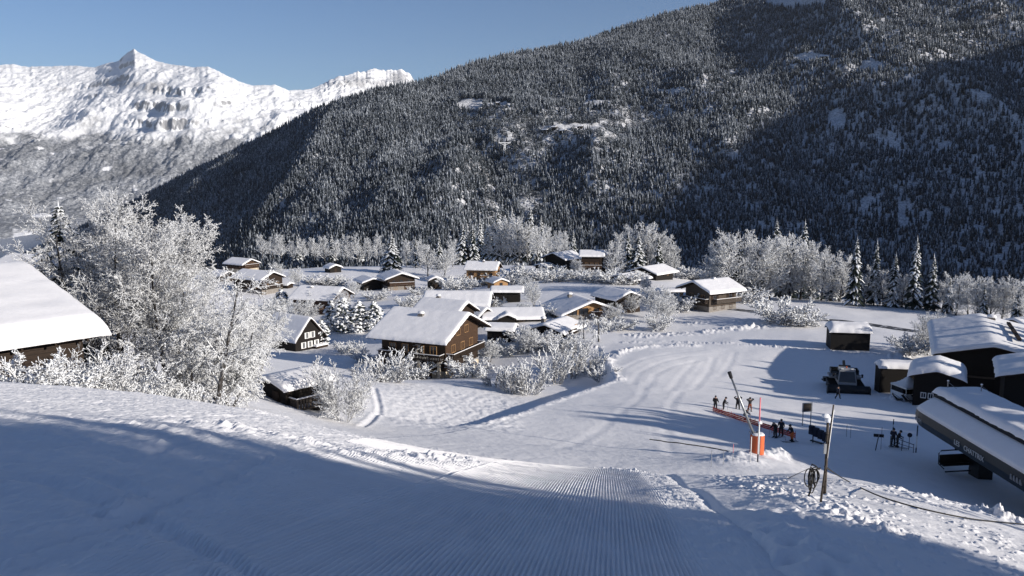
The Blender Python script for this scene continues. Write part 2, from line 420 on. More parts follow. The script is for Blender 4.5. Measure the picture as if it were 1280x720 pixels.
# groomed corduroy, real ridges
ac = np.arange(A0, A1, .06); cc_ = np.arange(C_LEFT, C_RIGHT+.9, .0055)
CC, AC = np.meshgrid(cc_, ac)
X = AC*ga[0]+CC*gc[0]; Yy = AC*ga[1]+CC*gc[1]
base = np.interp  # coarse thin-plate, then bilinear
ca = np.linspace(A0, A1, 90); cb = np.linspace(C_LEFT, C_RIGHT+.9, 90)
GBc, GAc = np.meshgrid(cb, ca); GZ = tps(GAc*ga[0]+GBc*gc[0], GAc*ga[1]+GBc*gc[1])
fi = (AC-A0)/(A1-A0)*89; fj = (CC-C_LEFT)/(C_RIGHT+.9-C_LEFT)*89
i0 = np.clip(fi.astype(int), 0, 88); j0 = np.clip(fj.astype(int), 0, 88); fi -= i0; fj -= j0
Z = (GZ[i0, j0]*(1-fj)+GZ[i0, j0+1]*fj)*(1-fi)+(GZ[i0+1, j0]*(1-fj)+GZ[i0+1, j0+1]*fj)*fi
ft = features(X, Yy)
per = .045
ph = np.mod((CC+.02*fbm(X*.25, Yy*.25, 2, 90))/per, 1.0); w = np.minimum(ph/.66, (1-ph)/.34)
n1 = fbm(X*.45, Yy*.45, 3, 91); n2 = fbm(X*7, Yy*3, 2, 93)
_rd, _rs, _, _ = pdist(X[::4, ::16], Yy[::4, ::16], FEAT_RUT0)
_sg = (_rd*-_rs).repeat(4, 0)[:len(ac)].repeat(16, 1)[:, :len(cc_)]
amp = (.025+.013*sstep(-4.5, -1.0, CC))*sstep(0, .35, C_RIGHT-CC)*sstep(-.05, .5, _sg-.25+.3*n1)*np.clip(1-14*np.abs(ft), 0, 1)*np.clip(.9+.5*n1+.25*n2, .0, 1.1)
# passes of the groomer leave low seams
for sc_ in (-2.5, -4.2, -5.9, -7.6):
    wob = .05*fbm(AC*.3, AC*0+sc_, 2, 95)
    amp = amp*(1-.8*np.exp(-((CC-sc_-wob)/.035)**2)); ft = ft+.013*np.exp(-((CC-sc_-wob-.06)/.05)**2)
rough_left = sstep(-8, -12, CC)
Z = Z+ft+micro(X, Yy)*(.45+.55*rough_left)+amp*w+.016*fbm(X*5, Yy*5, 4, 97, .62)*(.25+1.5*(1-np.clip(amp/.025, 0, 1)))
edge = 1-np.minimum.reduce([sstep(0, 1.2, CC-C_LEFT), sstep(0, .55, C_RIGHT+.9-CC), sstep(0, .5, AC-A0), sstep(0, 2.2, A1-AC)])
Z = Z-.12*edge
piste = tag(np_mesh('groomed_piste', np.stack([X, Yy, Z], -1).reshape(-1, 3), grid_faces(len(ac), len(cc_)), M['piste'], smooth=True), kind='structure')
# ------------------------------------------------------------------ far snowy range (8-10 km away)
def vt(v): return math.tan(math.atan((360-v)/FPX)-PITCH)   # slope z/Y of a pixel row (approx., centre column)
SKYL = np.array([(-320,70),(-200,96),(-100,74),(-40,88),(0,82),(20,80),(34,83),(60,83),(95,82),(122,84),(134,80),(152,76),(160,68),(172,61),(181,67),(200,77),(220,81),(244,84),(262,83),(275,89),(300,102),(318,107),(345,106),(362,113),(385,112),(400,107),(410,102),(425,97),(440,92),(452,89),(470,87),(482,88),(492,87),(504,86),(513,92),(520,104),(545,120),(600,150),(700,190),(800,220)])
us = np.linspace(-320, 800, 900); ts = np.concatenate([np.linspace(-.5, 0, 60, endpoint=False), np.linspace(0, 1, 480, endpoint=False), np.linspace(1, 1.5, 60)])
U, T = np.meshgrid(us, ts)
kx = (U-640)/FPX*1.0/(math.cos(PITCH)+math.sin(PITCH)*.22)
_sv = np.interp(us, SKYL[:, 0], SKYL[:, 1])+sstep(396, 410, us)*(1-sstep(514, 520, us))*3.0*fbm(us*.11, us*0+.5, 4, 9, .65)+.8*fbm(us*.2, us*0+3.5, 3, 11)
sil = np.array([vt(v) for v in _sv])
Yr = 9300+700*np.sin(us*.012+1)+np.where(us > 380, (us-380)*9.0, 0)*(us < 540)     # ridge distance
Yf = 4700+400*np.sin(us*.009)
Yd = Yf+(Yr-Yf)*T
xw = kx*Yd; yw = Yd
ksm = np.exp(-np.linspace(-3, 3, 261)**2); ksm /= ksm.sum(); sil_s = np.convolve(np.pad(sil, 130, mode='edge'), ksm, 'valid')
silT = sil_s+(sil-sil_s)*sstep(.72, 1.0, T)
zr = silT*Yr; zf = -470.0
t1 = np.clip(T, 0, 1)
prof = np.where(T <= 1, .80*t1**1.15+.20*sstep(.45, 1, t1), 1-(T-1)*1.1)
prof = np.where(T < 0, T*.1, prof)
Zm = zf+(zr-zf)*prof
env = np.sin(np.pi*np.clip(T, 0, 1))**.8
rg = ridged(xw/2300+.3, yw/2600, 6, 101, .52)
fine = fbm(xw/300, yw/420, 5, 131, .6)
gul = ridged(xw/700+.12*fbm(xw/800, yw/800, 2, 7), yw/3500, 3, 151)
Zm = Zm+env*(130*(rg-1.0)+48*fine+60*(gul-.9)*sstep(.2, .6, t1))+22*fbm(xw/90, yw/90, 4, 171, .6)*sstep(.05, .3, t1)*(1-.7*sstep(.9, 1, t1))
# cliff bands
step = 170.0
zz = Zm/step+.5*fbm(xw/1300, yw/1300, 3, 181); fr = zz-np.floor(zz)
band = sstep(.25, .75, fbm(xw/900, yw/900, 3, 191)+.45)*sstep(150, 420, Zm)
Zm = Zm+step*(sstep(.35, .65, fr)-fr)*.75*band*env
# keep the crest where it is seen
over = Zm-silT*Yd
Zm = np.where((T < 1) & (over > 0), Zm-over-6*(1-T), Zm)
m, t, b = newmat('alpine_snow_and_rock'); p_ = pos(t)
g_ = nd(t, 'ShaderNodeNewGeometry'); sp = nd(t, 'ShaderNodeSeparateXYZ'); t.links.new(g_.outputs['Normal'], sp.inputs[0]); spz = nd(t, 'ShaderNodeSeparateXYZ'); t.links.new(p_, spz.inputs[0])
n1 = noise_node(t, .006, 8, p_, .62); n2 = noise_node(t, .0022, 4, p_, .55); n3 = noise_node(t, .05, 3, p_, .7); n4 = noise_node(t, .0009, 3, p_)
mpv = nd(t, 'ShaderNodeMapping'); mpv.inputs['Scale'].default_value = (1, 1, .18); t.links.new(p_, mpv.inputs[0])
n5 = noise_node(t, .05, 4, mpv.outputs[0], .7)
rockf = nd(t, 'ShaderNodeMapRange'); t.links.new(math_node(t, 'ADD', sp.outputs[2], math_node(t, 'MULTIPLY', math_node(t, 'SUBTRACT', n1.outputs[0], .5), .75)), rockf.inputs[0])
rockf.inputs[1].default_value = .52; rockf.inputs[2].default_value = .38; rockf.clamp = True
rockc = ramp(t, n5.outputs[0], [(.3, (.22, .22, .23)), (.6, (.38, .38, .39)), (.75, (.64, .65, .67))])
rk_ = nd(t, 'ShaderNodeAttribute', attribute_name='rock')
rr3 = nd(t, 'ShaderNodeMapRange'); rr3.inputs[1].default_value = .42; rr3.inputs[2].default_value = .62; t.links.new(math_node(t, 'ADD', math_node(t, 'MULTIPLY', rk_.outputs['Fac'], .5), math_node(t, 'MULTIPLY', math_node(t, 'SUBTRACT', noise_node(t, .011, 6, mpv.outputs[0], .68).outputs[0], .38), .9)), rr3.inputs[0])
snowrock = mixc(t, math_node(t, 'MAXIMUM', rockf.outputs[0], math_node(t, 'MULTIPLY', rr3.outputs[0], .85)), (.86, .86, .87), rockc.outputs[0])
alt = math_node(t, 'ADD', spz.outputs[2], math_node(t, 'ADD', math_node(t, 'MULTIPLY', math_node(t, 'SUBTRACT', n1.outputs[0], .5), 420), math_node(t, 'MULTIPLY', math_node(t, 'SUBTRACT', n2.outputs[0], .5), 900)))
ff = nd(t, 'ShaderNodeMapRange'); t.links.new(alt, ff.inputs[0]); ff.inputs[1].default_value = 400; ff.inputs[2].default_value = 210
woodc = ramp(t, n3.outputs[0], [(.36, (.15, .16, .18)), (.5, (.29, .3, .32)), (.66, (.5, .51, .53))])
woodl = ramp(t, math_node(t, 'ADD', n2.outputs[0], math_node(t, 'MULTIPLY', n1.outputs[0], .3)), [(.42, (.5, .5, .5)), (.75, (1.1, 1.1, 1.1))])
wm = nd(t, 'ShaderNodeMix', data_type='RGBA'); wm.blend_type = 'MULTIPLY'; wm.inputs[0].default_value = 1; t.links.new(woodc.outputs[0], wm.inputs[6]); t.links.new(woodl.outputs[0], wm.inputs[7])
mead = ramp(t, noise_node(t, .0042, 3, p_, .5).outputs[0], [(.64, (0, 0, 0)), (.68, (1, 1, 1))])
wood2 = mixc(t, mead.outputs[0], wm.outputs[2], (.8, .8, .82))
c = mixc(t, ff.outputs[0], snowrock, wood2)
t.links.new(c, b.inputs['Base Color']); b.inputs['Roughness'].default_value = .8; b.inputs['Specular IOR Level'].default_value = .1
bump(t, b, math_node(t, 'ADD', math_node(t, 'MULTIPLY', n1.outputs[0], 40), math_node(t, 'MULTIPLY', n3.outputs[0], 7)), .55, 1.0)
_pu, _pv = U, 360-FPX*np.tan(np.arctan(Zm/np.maximum(yw, 1))+PITCH)
rock = np.zeros(U.shape)
for (cx_, cy_, ax_, ay_, q_) in ((150, 104, 40, 9, 1), (195, 110, 26, 12, 1.1), (75, 112, 34, 7, .8), (18, 118, 16, 5, .6), (270, 132, 30, 7, .8), (300, 118, 22, 6, .5), (455, 104, 60, 13, 1.0), (498, 98, 18, 14, 1.2), (375, 118, 30, 6, .7), (400, 128, 40, 6, .5), (118, 128, 14, 8, .6), (330, 128, 14, 4, .4), (172, 80, 22, 6, .45), (225, 96, 30, 5, .4)):
    rock = np.maximum(rock, q_*np.exp(-(((_pu-cx_)/ax_)**2+((_pv-cy_)/ay_)**2)))
tag(np_mesh('snowy_mountains', np.stack([xw, yw, Zm], -1).reshape(-1, 3), grid_faces(len(ts), len(us)), m, smooth=True, attr={'rock': rock.ravel()}), kind='structure')

# ------------------------------------------------------------------ wooded mountain across the valley
RID = np.array([(-150,420,3000),(0,335,2800),(90,292,2650),(170,255,2500),(240,218,2380),(300,190,2280),(350,166,2200),(400,139,2130),(437,126,2090),(453,121,2060),(480,112,2060),(520,106,2150),(553,97,2250),(573,88,2300),(603,78,2380),(640,69,2450),(723,54,2600),(773,35,2700),(827,18,2800),(887,4,2900),(960,-40,3000),(1100,-110,3100),(1300,-190,3200),(1500,-260,3200)])
us = np.linspace(-150, 1500, 560); ts = np.concatenate([np.linspace(0, 1, 420, endpoint=False), np.linspace(1, 1.6, 40)])
U, T = np.meshgrid(us, ts)
kx = (U-640)/FPX
rv = np.interp(us, RID[:, 0], RID[:, 1]); rY = np.interp(us, RID[:, 0], RID[:, 2])
sil2 = np.array([vt(v) for v in rv])
bY = np.interp(us, [-150, 100, 220, 320, 420, 640, 1500], [2300, 1850, 1550, 1300, 1120, 980, 950]); bz = np.interp(us, [-150, 0, 100, 220, 320, 420, 640, 1500], [-300, -255, -225, -190, -168, -155, -150, -185])
Yd = bY+(rY-bY)*T; xw = kx*Yd*1.0; yw = Yd
zr = sil2*rY
t1 = np.clip(T, 0, 1)
Zm = bz+(zr-bz)*np.where(T <= 1, t1**1.12, 1-(T-1)*1.2)
env = np.sin(np.pi*t1)
Zm = Zm+env*(58*(ridged(xw/480+.2, yw/1500, 4, 201)-.95)+30*fbm(xw/160, yw/160, 4, 211))+sstep(0, .2, t1)*(1-sstep(.9, 1.0, t1))*6*fbm(xw/30, yw/30, 3, 221)
for (pu0, pv0, Y0, rr0, hh0) in ((1112, 182, 1700, 42, 34), (1228, 124, 2100, 34, 40), (1185, 188, 1650, 36, 22), (1150, 196, 1600, 26, 22), (1046, 152, 1900, 26, 20)):
    a = at(pu0, pv0, Y0); Zm += hh0*np.exp(-(np.hypot((xw-a[0])*.8, yw-a[1])/rr0)**4)*(.8+.5*fbm(xw/14, yw/14, 2, 251))
# two ravines running down the face
for (pu0, pv0, Y0, pu1, pv1, Y1, wd_, dp) in ((600,175,1750,690,330,950,38,26), (585,215,1500,625,330,900,24,16), (1010,215,1500,1060,330,900,60,18)):
    a = at(pu0, pv0, Y0)[:2]; c_ = at(pu1, pv1, Y1)[:2]
    d, _, _, _ = pdist(xw, yw, np.array([a, c_])); Zm -= dp*np.exp(-(d/wd_)**2)
over = Zm-(sil2*Yd)
Zm = np.where((T < 1) & (over > 0), Zm-over-2*(1-T), Zm)
m, t, b = newmat('wooded_mountain_ground'); p_ = pos(t)
g_ = nd(t, 'ShaderNodeNewGeometry'); sp = nd(t, 'ShaderNodeSeparateXYZ'); t.links.new(g_.outputs['Normal'], sp.inputs[0])
n1 = noise_node(t, .05, 5, p_, .65); n2 = noise_node(t, .3, 3, p_, .6)
rk = nd(t, 'ShaderNodeMapRange'); t.links.new(math_node(t, 'ADD', sp.outputs[2], math_node(t, 'MULTIPLY', math_node(t, 'SUBTRACT', n1.outputs[0], .5), .6)), rk.inputs[0]); rk.inputs[1].default_value = .66; rk.inputs[2].default_value = .5
c = mixc(t, rk.outputs[0], ramp(t, n2.outputs[0], [(.35, (.25, .26, .28)), (.6, (.7, .7, .72))]).outputs[0], (.06, .055, .055))
t.links.new(c, b.inputs['Base Color']); b.inputs['Roughness'].default_value = .85
tag(np_mesh('wooded_mountain', np.stack([xw, yw, Zm], -1).reshape(-1, 3), grid_faces(len(ts), len(us)), m, smooth=True), kind='structure')
HU, HT, HX, HY, HZ = us, ts, xw, yw, Zm

def hill_at(u, t):
    fi = np.interp(t, ts, np.arange(len(ts))); fj = (u-us[0])/(us[-1]-us[0])*(len(us)-1)
    i0 = np.clip(fi.astype(int), 0, len(ts)-2); j0 = np.clip(fj.astype(int), 0, len(us)-2); a = fi-i0; c = fj-j0
    def q(G): return (G[i0, j0]*(1-c)+G[i0, j0+1]*c)*(1-a)+(G[i0+1, j0]*(1-c)+G[i0+1, j0+1]*c)*a
    return q(HX), q(HY), q(HZ)
def hill_pix(u, v):
    """point of the wooded mountain seen at a pixel (first hit from the front)"""
    tt = np.linspace(0, 1, 800); uu = np.full(800, float(u)); x, y, z = hill_at(uu, tt)
    _, vv = project(x, y, z); i = int(np.argmax(vv <= v)); return x[i], y[i], z[i]
def project(x, y, z):
    cp, sp_ = math.cos(PITCH), math.sin(PITCH)
    f = y*cp-z*sp_; up = y*sp_+z*cp
    return 640+FPX*x/f, 360-FPX*up/f

# low-poly snow-laden firs for the far wood
def fir_template(r, tiers, sides, slim):
    vs = []; fs = []; sn = []; h0 = .06
    for k in range(tiers):
        zb = h0+(1-h0)*(k/tiers); zt = min(1.0, zb+(1-h0)/tiers*1.75)
        rad = slim*(1-(k/tiers)**1.15)*(.9+.25*r.random())+.012
        b0 = len(vs); tw = r.random()*6.28
        for i in range(sides):
            a = tw+2*math.pi*i/sides; q = rad*(1.0 if i % 2 == 0 else .62)*(.8+.4*r.random())
            vs.append((q*math.cos(a), q*math.sin(a), zb-.035*(i % 2 == 0)+.02*r.random())); sn.append((.62+.38*k/tiers) if i % 2 == 0 else .0)  # snow, whiter up the tree: sunlit tips put into the colour
        vs.append((.0, .0, zt)); sn.append(.4 if k < tiers-1 else 1.0)
        for i in range(sides): fs.append((b0+i, b0+(i+1) % sides, b0+sides))
    return np.array(vs), np.array(fs), np.array(sn)
def bush_template(r, n=16):
    vs = []; fs = []; sn = []
    for k in range(n):
        a = r.random()*6.28; zz_ = .15+.8*r.random(); q = .33*math.sin(min(1, zz_*1.05)*math.pi)**.6*r.random()**.5
        c = np.array([q*math.cos(a), q*math.sin(a), zz_]); s = .09+.09*r.random()
        b0 = len(vs)
        for j in range(4):
            vs.append(tuple(c+s*np.array([r.uniform(-1, 1), r.uniform(-1, 1), r.uniform(-.8, 1)]))); sn.append(.75+.2*r.random() if j else .2)
        fs += [(b0, b0+1, b0+2), (b0, b0+2, b0+3), (b0, b0+1, b0+3), (b0+1, b0+2, b0+3)]
    return np.array(vs), np.array(fs), np.array(sn)
rr_ = random.Random(5)
TEMPL = [fir_template(rr_, 4, 7, .15+.05*rr_.random()) for _ in range(14)]
BUSH = [bush_template(rr_) for _ in range(6)]
N = 300000
u = rng.uniform(-140, 1440, N); tt = rng.uniform(0.0, 1.02, N)
x, y, z = hill_at(u, tt)
keep = rng.uniform(0, 1, N) < (y/3000)*(.55+.45*tt)+.12     # even density over the ground
u, tt, x, y, z = (q[keep] for q in (u, tt, x, y, z))
pu, pv = project(x, y, z)
def blob(cx, cy, ax, ay): return ((pu-cx)/ax)**2+((pv-cy)/ay)**2
nn = fbm(x/70, y/70, 3, 231)
clear = (blob(716, 161, 42, 5) < 1) | (blob(588, 131, 17, 7) < 1) | (blob(625, 131, 18, 3) < 1) | (blob(1015, 73, 24, 6) < 1) | (blob(1090, 83, 15, 7) < 1) | (blob(745, 128, 26, 3) < 1) | (blob(995, 3, 40, 6) < 1) | (blob(838, 115, 24, 3) < 1) | (blob(1085, 262, 16, 18) < 1) | (blob(1130, 268, 9, 20) < 1) | (blob(1160, 272, 12, 8) < 1) | (blob(1046, 150, 12, 14) < 1) | (blob(1228, 122, 12, 7) < 1) | (blob(1112, 176, 22, 14) < .6) | (blob(1180, 185, 28, 10) < .5)
shrub = (blob(640+(pv-170)*.28, 225, 17, 70) < 1) | (blob(600+(pv-200)*.25, 240, 8, 60) < 1) | (blob(700, 170, 85, 26) < 1) | (blob(780, 150, 60, 14) < 1) | (nn > .42) | (blob(610, 150, 50, 16) < 1)
n4_ = fbm(x/22, y/22, 3, 261); clear = clear & ((n4_ > -.12) | (pv < 165))
dens = np.where(clear, 0.0, np.where(shrub, .75, 1.0))*(1-.35*(nn < -.5))
k = rng.uniform(0, 1, len(u)) < dens
x, y, z, shrub, pu, pv = (q[k] for q in (x, y, z, shrub, pu, pv))
shrub = shrub & (rng.uniform(0, 1, len(x)) < .8)
VS, FS, SN = [], [], []; off = 0
H = rng.uniform(11, 18, len(x))*(.8+.5*rng.uniform(0, 1, len(x))**3); ang = rng.uniform(0, 6.28, len(x)); tone = rng.uniform(-.22, .2, len(x))+.2*fbm(x/130, y/130, 3, 241)-.08
which = rng.integers(0, len(TEMPL), len(x)); whb = rng.integers(0, len(BUSH), len(x))
for grp, tl, wh, sel in (('f', TEMPL, which, ~shrub), ('b', BUSH, whb, shrub)):
    for ti, (tv, tf, ts_) in enumerate(tl):
        idx = np.where(sel & (wh == ti))[0]
        if not len(idx): continue
        h = H[idx]*(1 if grp == 'f' else .62); wdt = h*(1 if grp == 'f' else 1.25); ca, sa = np.cos(ang[idx]), np.sin(ang[idx])
        vx = (tv[None, :, 0]*ca[:, None]-tv[None, :, 1]*sa[:, None])*wdt[:, None]+x[idx][:, None]
        vy = (tv[None, :, 0]*sa[:, None]+tv[None, :, 1]*ca[:, None])*wdt[:, None]+y[idx][:, None]
        vz = tv[None, :, 2]*h[:, None]+z[idx][:, None]-.5
        VS.append(np.stack([vx, vy, vz], -1).reshape(-1, 3)); nv = len(tv)
        FS.append((tf[None]+(np.arange(len(idx))*nv)[:, None, None]).reshape(-1, 3)+off); off += nv*len(idx)
        SN.append(np.clip(ts_[None]+tone[idx][:, None]+(-.14 if grp == 'b' else 0), 0, 1).ravel())
m, t, b = newmat('frosted_firs'); at_ = nd(t, 'ShaderNodeAttribute', attribute_name='snow')
p_ = pos(t); n1 = noise_node(t, .35, 2, p_, .6)
k_ = math_node(t, 'ADD', at_.outputs['Fac'], math_node(t, 'MULTIPLY', math_node(t, 'SUBTRACT', n1.outputs[0], .5), 1.1))
c = ramp(t, k_, [(.36, (.019, .025, .031)), (.64, (.18, .2, .228)), (.98, (.53, .56, .6))])
t.links.new(c.outputs[0], b.inputs['Base Color']); b.inputs['Roughness'].default_value = .8; b.inputs['Specular IOR Level'].default_value = .1
o = np_mesh('mountain_forest', np.concatenate(VS), np.concatenate(FS), m, attr={'snow': np.concatenate(SN)})
tag(o, 'snow covered fir forest on the mountain side across the valley', 'forest', kind='stuff')
print('forest trees', len(x), 'tris', sum(len(f) for f in FS))
# mountain out of the picture on the right: the sun passes over its crest, so its shade covers the lower right of the wood
TS = np.array(TOSUN); XC = 2700.0; crest = []
for u_, v_ in ((560, 345), (650, 330), (760, 262), (840, 200), (930, 150), (1010, 112), (1100, 92), (1200, 66), (1300, 40)):
    q = np.array(hill_pix(u_, v_)); crest.append(q+TS*((XC-q[0])/TS[0]))
crest = np.array(crest); print('crest', crest.round())
yy0 = np.concatenate([[crest[0, 1]-330, crest[0, 1]-200, crest[0, 1]-90], crest[:, 1], [crest[-1, 1]+900]]); zz0 = np.concatenate([[-60, 250, 560], crest[:, 2], [crest[-1, 2]+200]])
o_ = np.argsort(yy0); yy0, zz0 = yy0[o_], zz0[o_]
ys2 = np.linspace(yy0[0], yy0[-1], 140); xs2 = np.linspace(-1, 1, 40); YV, XV = np.meshgrid(ys2, xs2)
hc = np.interp(YV, yy0, zz0)
zz = -80+(hc+80)*(1-np.abs(XV)**1.0)+(1-np.abs(XV))*0+20*fbm(YV/90, XV*8, 4, 301)*(np.abs(XV) > .03)+10*fbm(YV/40, XV*3, 3, 305)
tag(np_mesh('eastern_mountain', np.stack([XC+XV*1300, YV, zz], -1).reshape(-1, 3), grid_faces(40, 140), bpy.data.materials['wooded_mountain_ground'], smooth=True), kind='structure')
# ------------------------------------------------------------------ trees
M['frost'] = m_frost('frosted_twigs', lo=-.6, hi=.35)
M['frost_far'] = m_frost('frosted_twigs_far', bark=(.06, .057, .056), lo=-.95, hi=.2, nscale=1.3)
M['bark'] = m_frost('bark_with_snow', bark=(.045, .04, .037), lo=.05, hi=.75, nscale=3)
M['needles'] = m_plain('dark_needles', (.016, .024, .018), .8, var=.5, scale=2)
M['branchsnow'] = m_snow('branch_snow', s1=2.0, s2=9.0, d1=.05, d2=.02, col=(.87, .88, .89))

def prisms(S, n=3):
    """segments (p0, p1, r0, r1) -> vertices and quads of thin tapered prisms"""
    A = np.array([s[0] for s in S]); Bp = np.array([s[1] for s in S]); r0 = np.array([s[2] for s in S]); r1 = np.array([s[3] for s in S])
    d = Bp-A; d /= np.linalg.norm(d, axis=1, keepdims=True)+1e-9
    ref = np.where(np.abs(d[:, 2:3]) < .9, np.array([[0, 0, 1.0]]), np.array([[1.0, 0, 0]]))
    e1 = np.cross(d, ref); e1 /= np.linalg.norm(e1, axis=1, keepdims=True); e2 = np.cross(e1, d)
    t = 2*np.pi*np.arange(n)/n+np.pi/2
    ring = e1[:, None, :]*np.cos(t)[None, :, None]+e2[:, None, :]*np.sin(t)[None, :, None]
    V = np.concatenate([A[:, None]+ring*r0[:, None, None], Bp[:, None]+ring*r1[:, None, None]], 1).reshape(-1, 3)
    k = np.arange(n); k2 = (k+1) % n
    q = np.stack([k, k2, k2+n, k+n], -1)
    F = (q[None]+(np.arange(len(S))*2*n)[:, None, None]).reshape(-1, 4)
    return V, F
def clumps(P, Dr, L, Wd, Hh):
    """soft lumps of snow lying along branches"""
    P = np.asarray(P); Dr = np.asarray(Dr); n = len(P)
    d = Dr/np.linalg.norm(Dr, axis=1, keepdims=True)
    e1 = np.cross(d, np.array([[0, 0, 1.0]])); e1 /= np.linalg.norm(e1, axis=1, keepdims=True)+1e-6; e2 = np.cross(e1, d)
    L = np.asarray(L)[:, None]; Wd = np.asarray(Wd)[:, None]; Hh = np.asarray(Hh)[:, None]
    V = np.stack([P+d*L, P-d*L, P+e1*Wd, P-e1*Wd, P+e2*Hh+d*L*.35, P+e2*Hh-d*L*.35, P-e2*Hh*.3], 1).reshape(-1, 3)
    f = np.array([(0, 2, 4), (4, 3, 0), (2, 5, 4), (4, 5, 3), (1, 5, 2), (1, 3, 5), (0, 6, 2), (0, 3, 6), (1, 2, 6), (1, 6, 3)])
    F = (f[None]+(np.arange(n)*7)[:, None, None]).reshape(-1, 3)
    return V, F
def rot_about(d, ang, az):
    d = d/np.linalg.norm(d); ref = np.array([0, 0, 1.0]) if abs(d[2]) < .9 else np.array([1.0, 0, 0])
    a = np.cross(d, ref); a /= np.linalg.norm(a); c = np.cross(d, a)
    return d*math.cos(ang)+(a*math.cos(az)+c*math.sin(az))*math.sin(ang)
def grow(r, p, d, L, rad, lvl, P, out):
    n = P['seg'][lvl]; d = np.array(d, float); p = np.array(p, float); az = r.random()*6.28
    nch = P['kids'][lvl] if lvl < P['max'] else 0
    spawn = sorted(P['start'][lvl]+(1-P['start'][lvl])*(j+r.random())/nch for j in range(nch)) if nch else []
    for i in range(n):
        d = d+np.array([r.gauss(0, 1), r.gauss(0, 1), r.gauss(0, .6)])*P['wig']*(1 if lvl else .4)+np.array([0, 0, P['up'][lvl]])
        d /= np.linalg.norm(d); q = p+d*L/n
        f0, f1 = i/n, (i+1)/n
        ra = max(P['rmin'], rad*(1-f0*.8)); rb = max(P['rmin']*.7, rad*(1-f1*.8))
        out.append((p.copy(), q.copy(), ra, rb, lvl))
        while spawn and spawn[0] <= f1:
            s = spawn.pop(0); t = (s-f0)*n; b = p+(q-p)*t; az += 2.4+r.uniform(-.5, .5)
            shape = (1-.55*s) if lvl == 0 else (1-.3*s)
            cl = L*P['len'][lvl]*shape*r.uniform(.7, 1.15)
            grow(r, b, rot_about(d, r.uniform(*P['ang'][lvl]), az), cl, rad*(1-s*.8)*.55, lvl+1, P, out)
        p = q
BASEP = dict(max=3, seg=[8, 5, 4, 3], kids=[11, 7, 5, 0], start=[.22, .2, .15, 0], wig=.11, up=[.05, .05, .02, .0], rmin=.03, len=[.55, .5, .5], ang=[(.6, 1.0), (.5, .95), (.4, .9)])
def deciduous_mesh(seed, h, rad, P, stems=1, lean=.12, clump=0.0, name='deciduous', mats=None, clump_size=1.0, single=False):
    r = random.Random(seed); out = []
    for k in range(stems):
        a = 6.28*k/stems+r.random(); s = lean*(1 if stems > 1 else .4)
        grow(r, (.25*math.cos(a)*(stems > 1), .25*math.sin(a)*(stems > 1), -.4), (math.cos(a)*s, math.sin(a)*s, 1), h*r.uniform(.85, 1.0)*.86, rad/(stems**.5), 0, P, out)
    zmax = max(s[1][2] for s in out); fm, fc = (mats or (M['bark'], M['frost']))
    if single: tr, cr = [], out
    else: tr = [s for s in out if s[4] == 0]; cr = [s for s in out if s[4] > 0]
    tds = []; nst = len(tr)//P['seg'][0]
    for k in range(nst):
        V, F = prisms([s for s in tr[k*P['seg'][0]:(k+1)*P['seg'][0]]], 6)
        t = np_mesh(name+'_trunk', V, F, fm, smooth=True); tds.append(t.data); bpy.data.objects.remove(t)
    V, F = prisms(cr, 3)
    mi = np.zeros(len(F), int); F3 = np.concatenate([F[:, [0, 1, 2]], F[:, [0, 2, 3]]])
    if clump > 0:
        sel = [s for s in cr if r.random() < clump]
        Pm = np.array([(s[0]*.5+s[1]*.5)+np.array([0, 0, s[2]*.8]) for s in sel]); Dm = np.array([s[1]-s[0] for s in sel])
        ln = np.linalg.norm(Dm, axis=1)
        g = np.random.default_rng(seed)
        CV, CF = clumps(Pm, Dm+1e-4, ln*g.uniform(.3, .6, len(sel)), clump_size*g.uniform(.04, .10, len(sel)), clump_size*g.uniform(.03, .075, len(sel)))
        F3 = np.concatenate([F3, CF+len(V)]); mi = np.concatenate([np.zeros(2*len(F), int), np.ones(len(CF), int)]); V = np.concatenate([V, CV])
    else: mi = np.zeros(len(F3), int)
    c = np_mesh(name+'_crown', V, F3, [fc, M['branchsnow']], mat_idx=mi)
    cd = c.data; bpy.data.objects.remove(c)
    return tds, cd, zmax
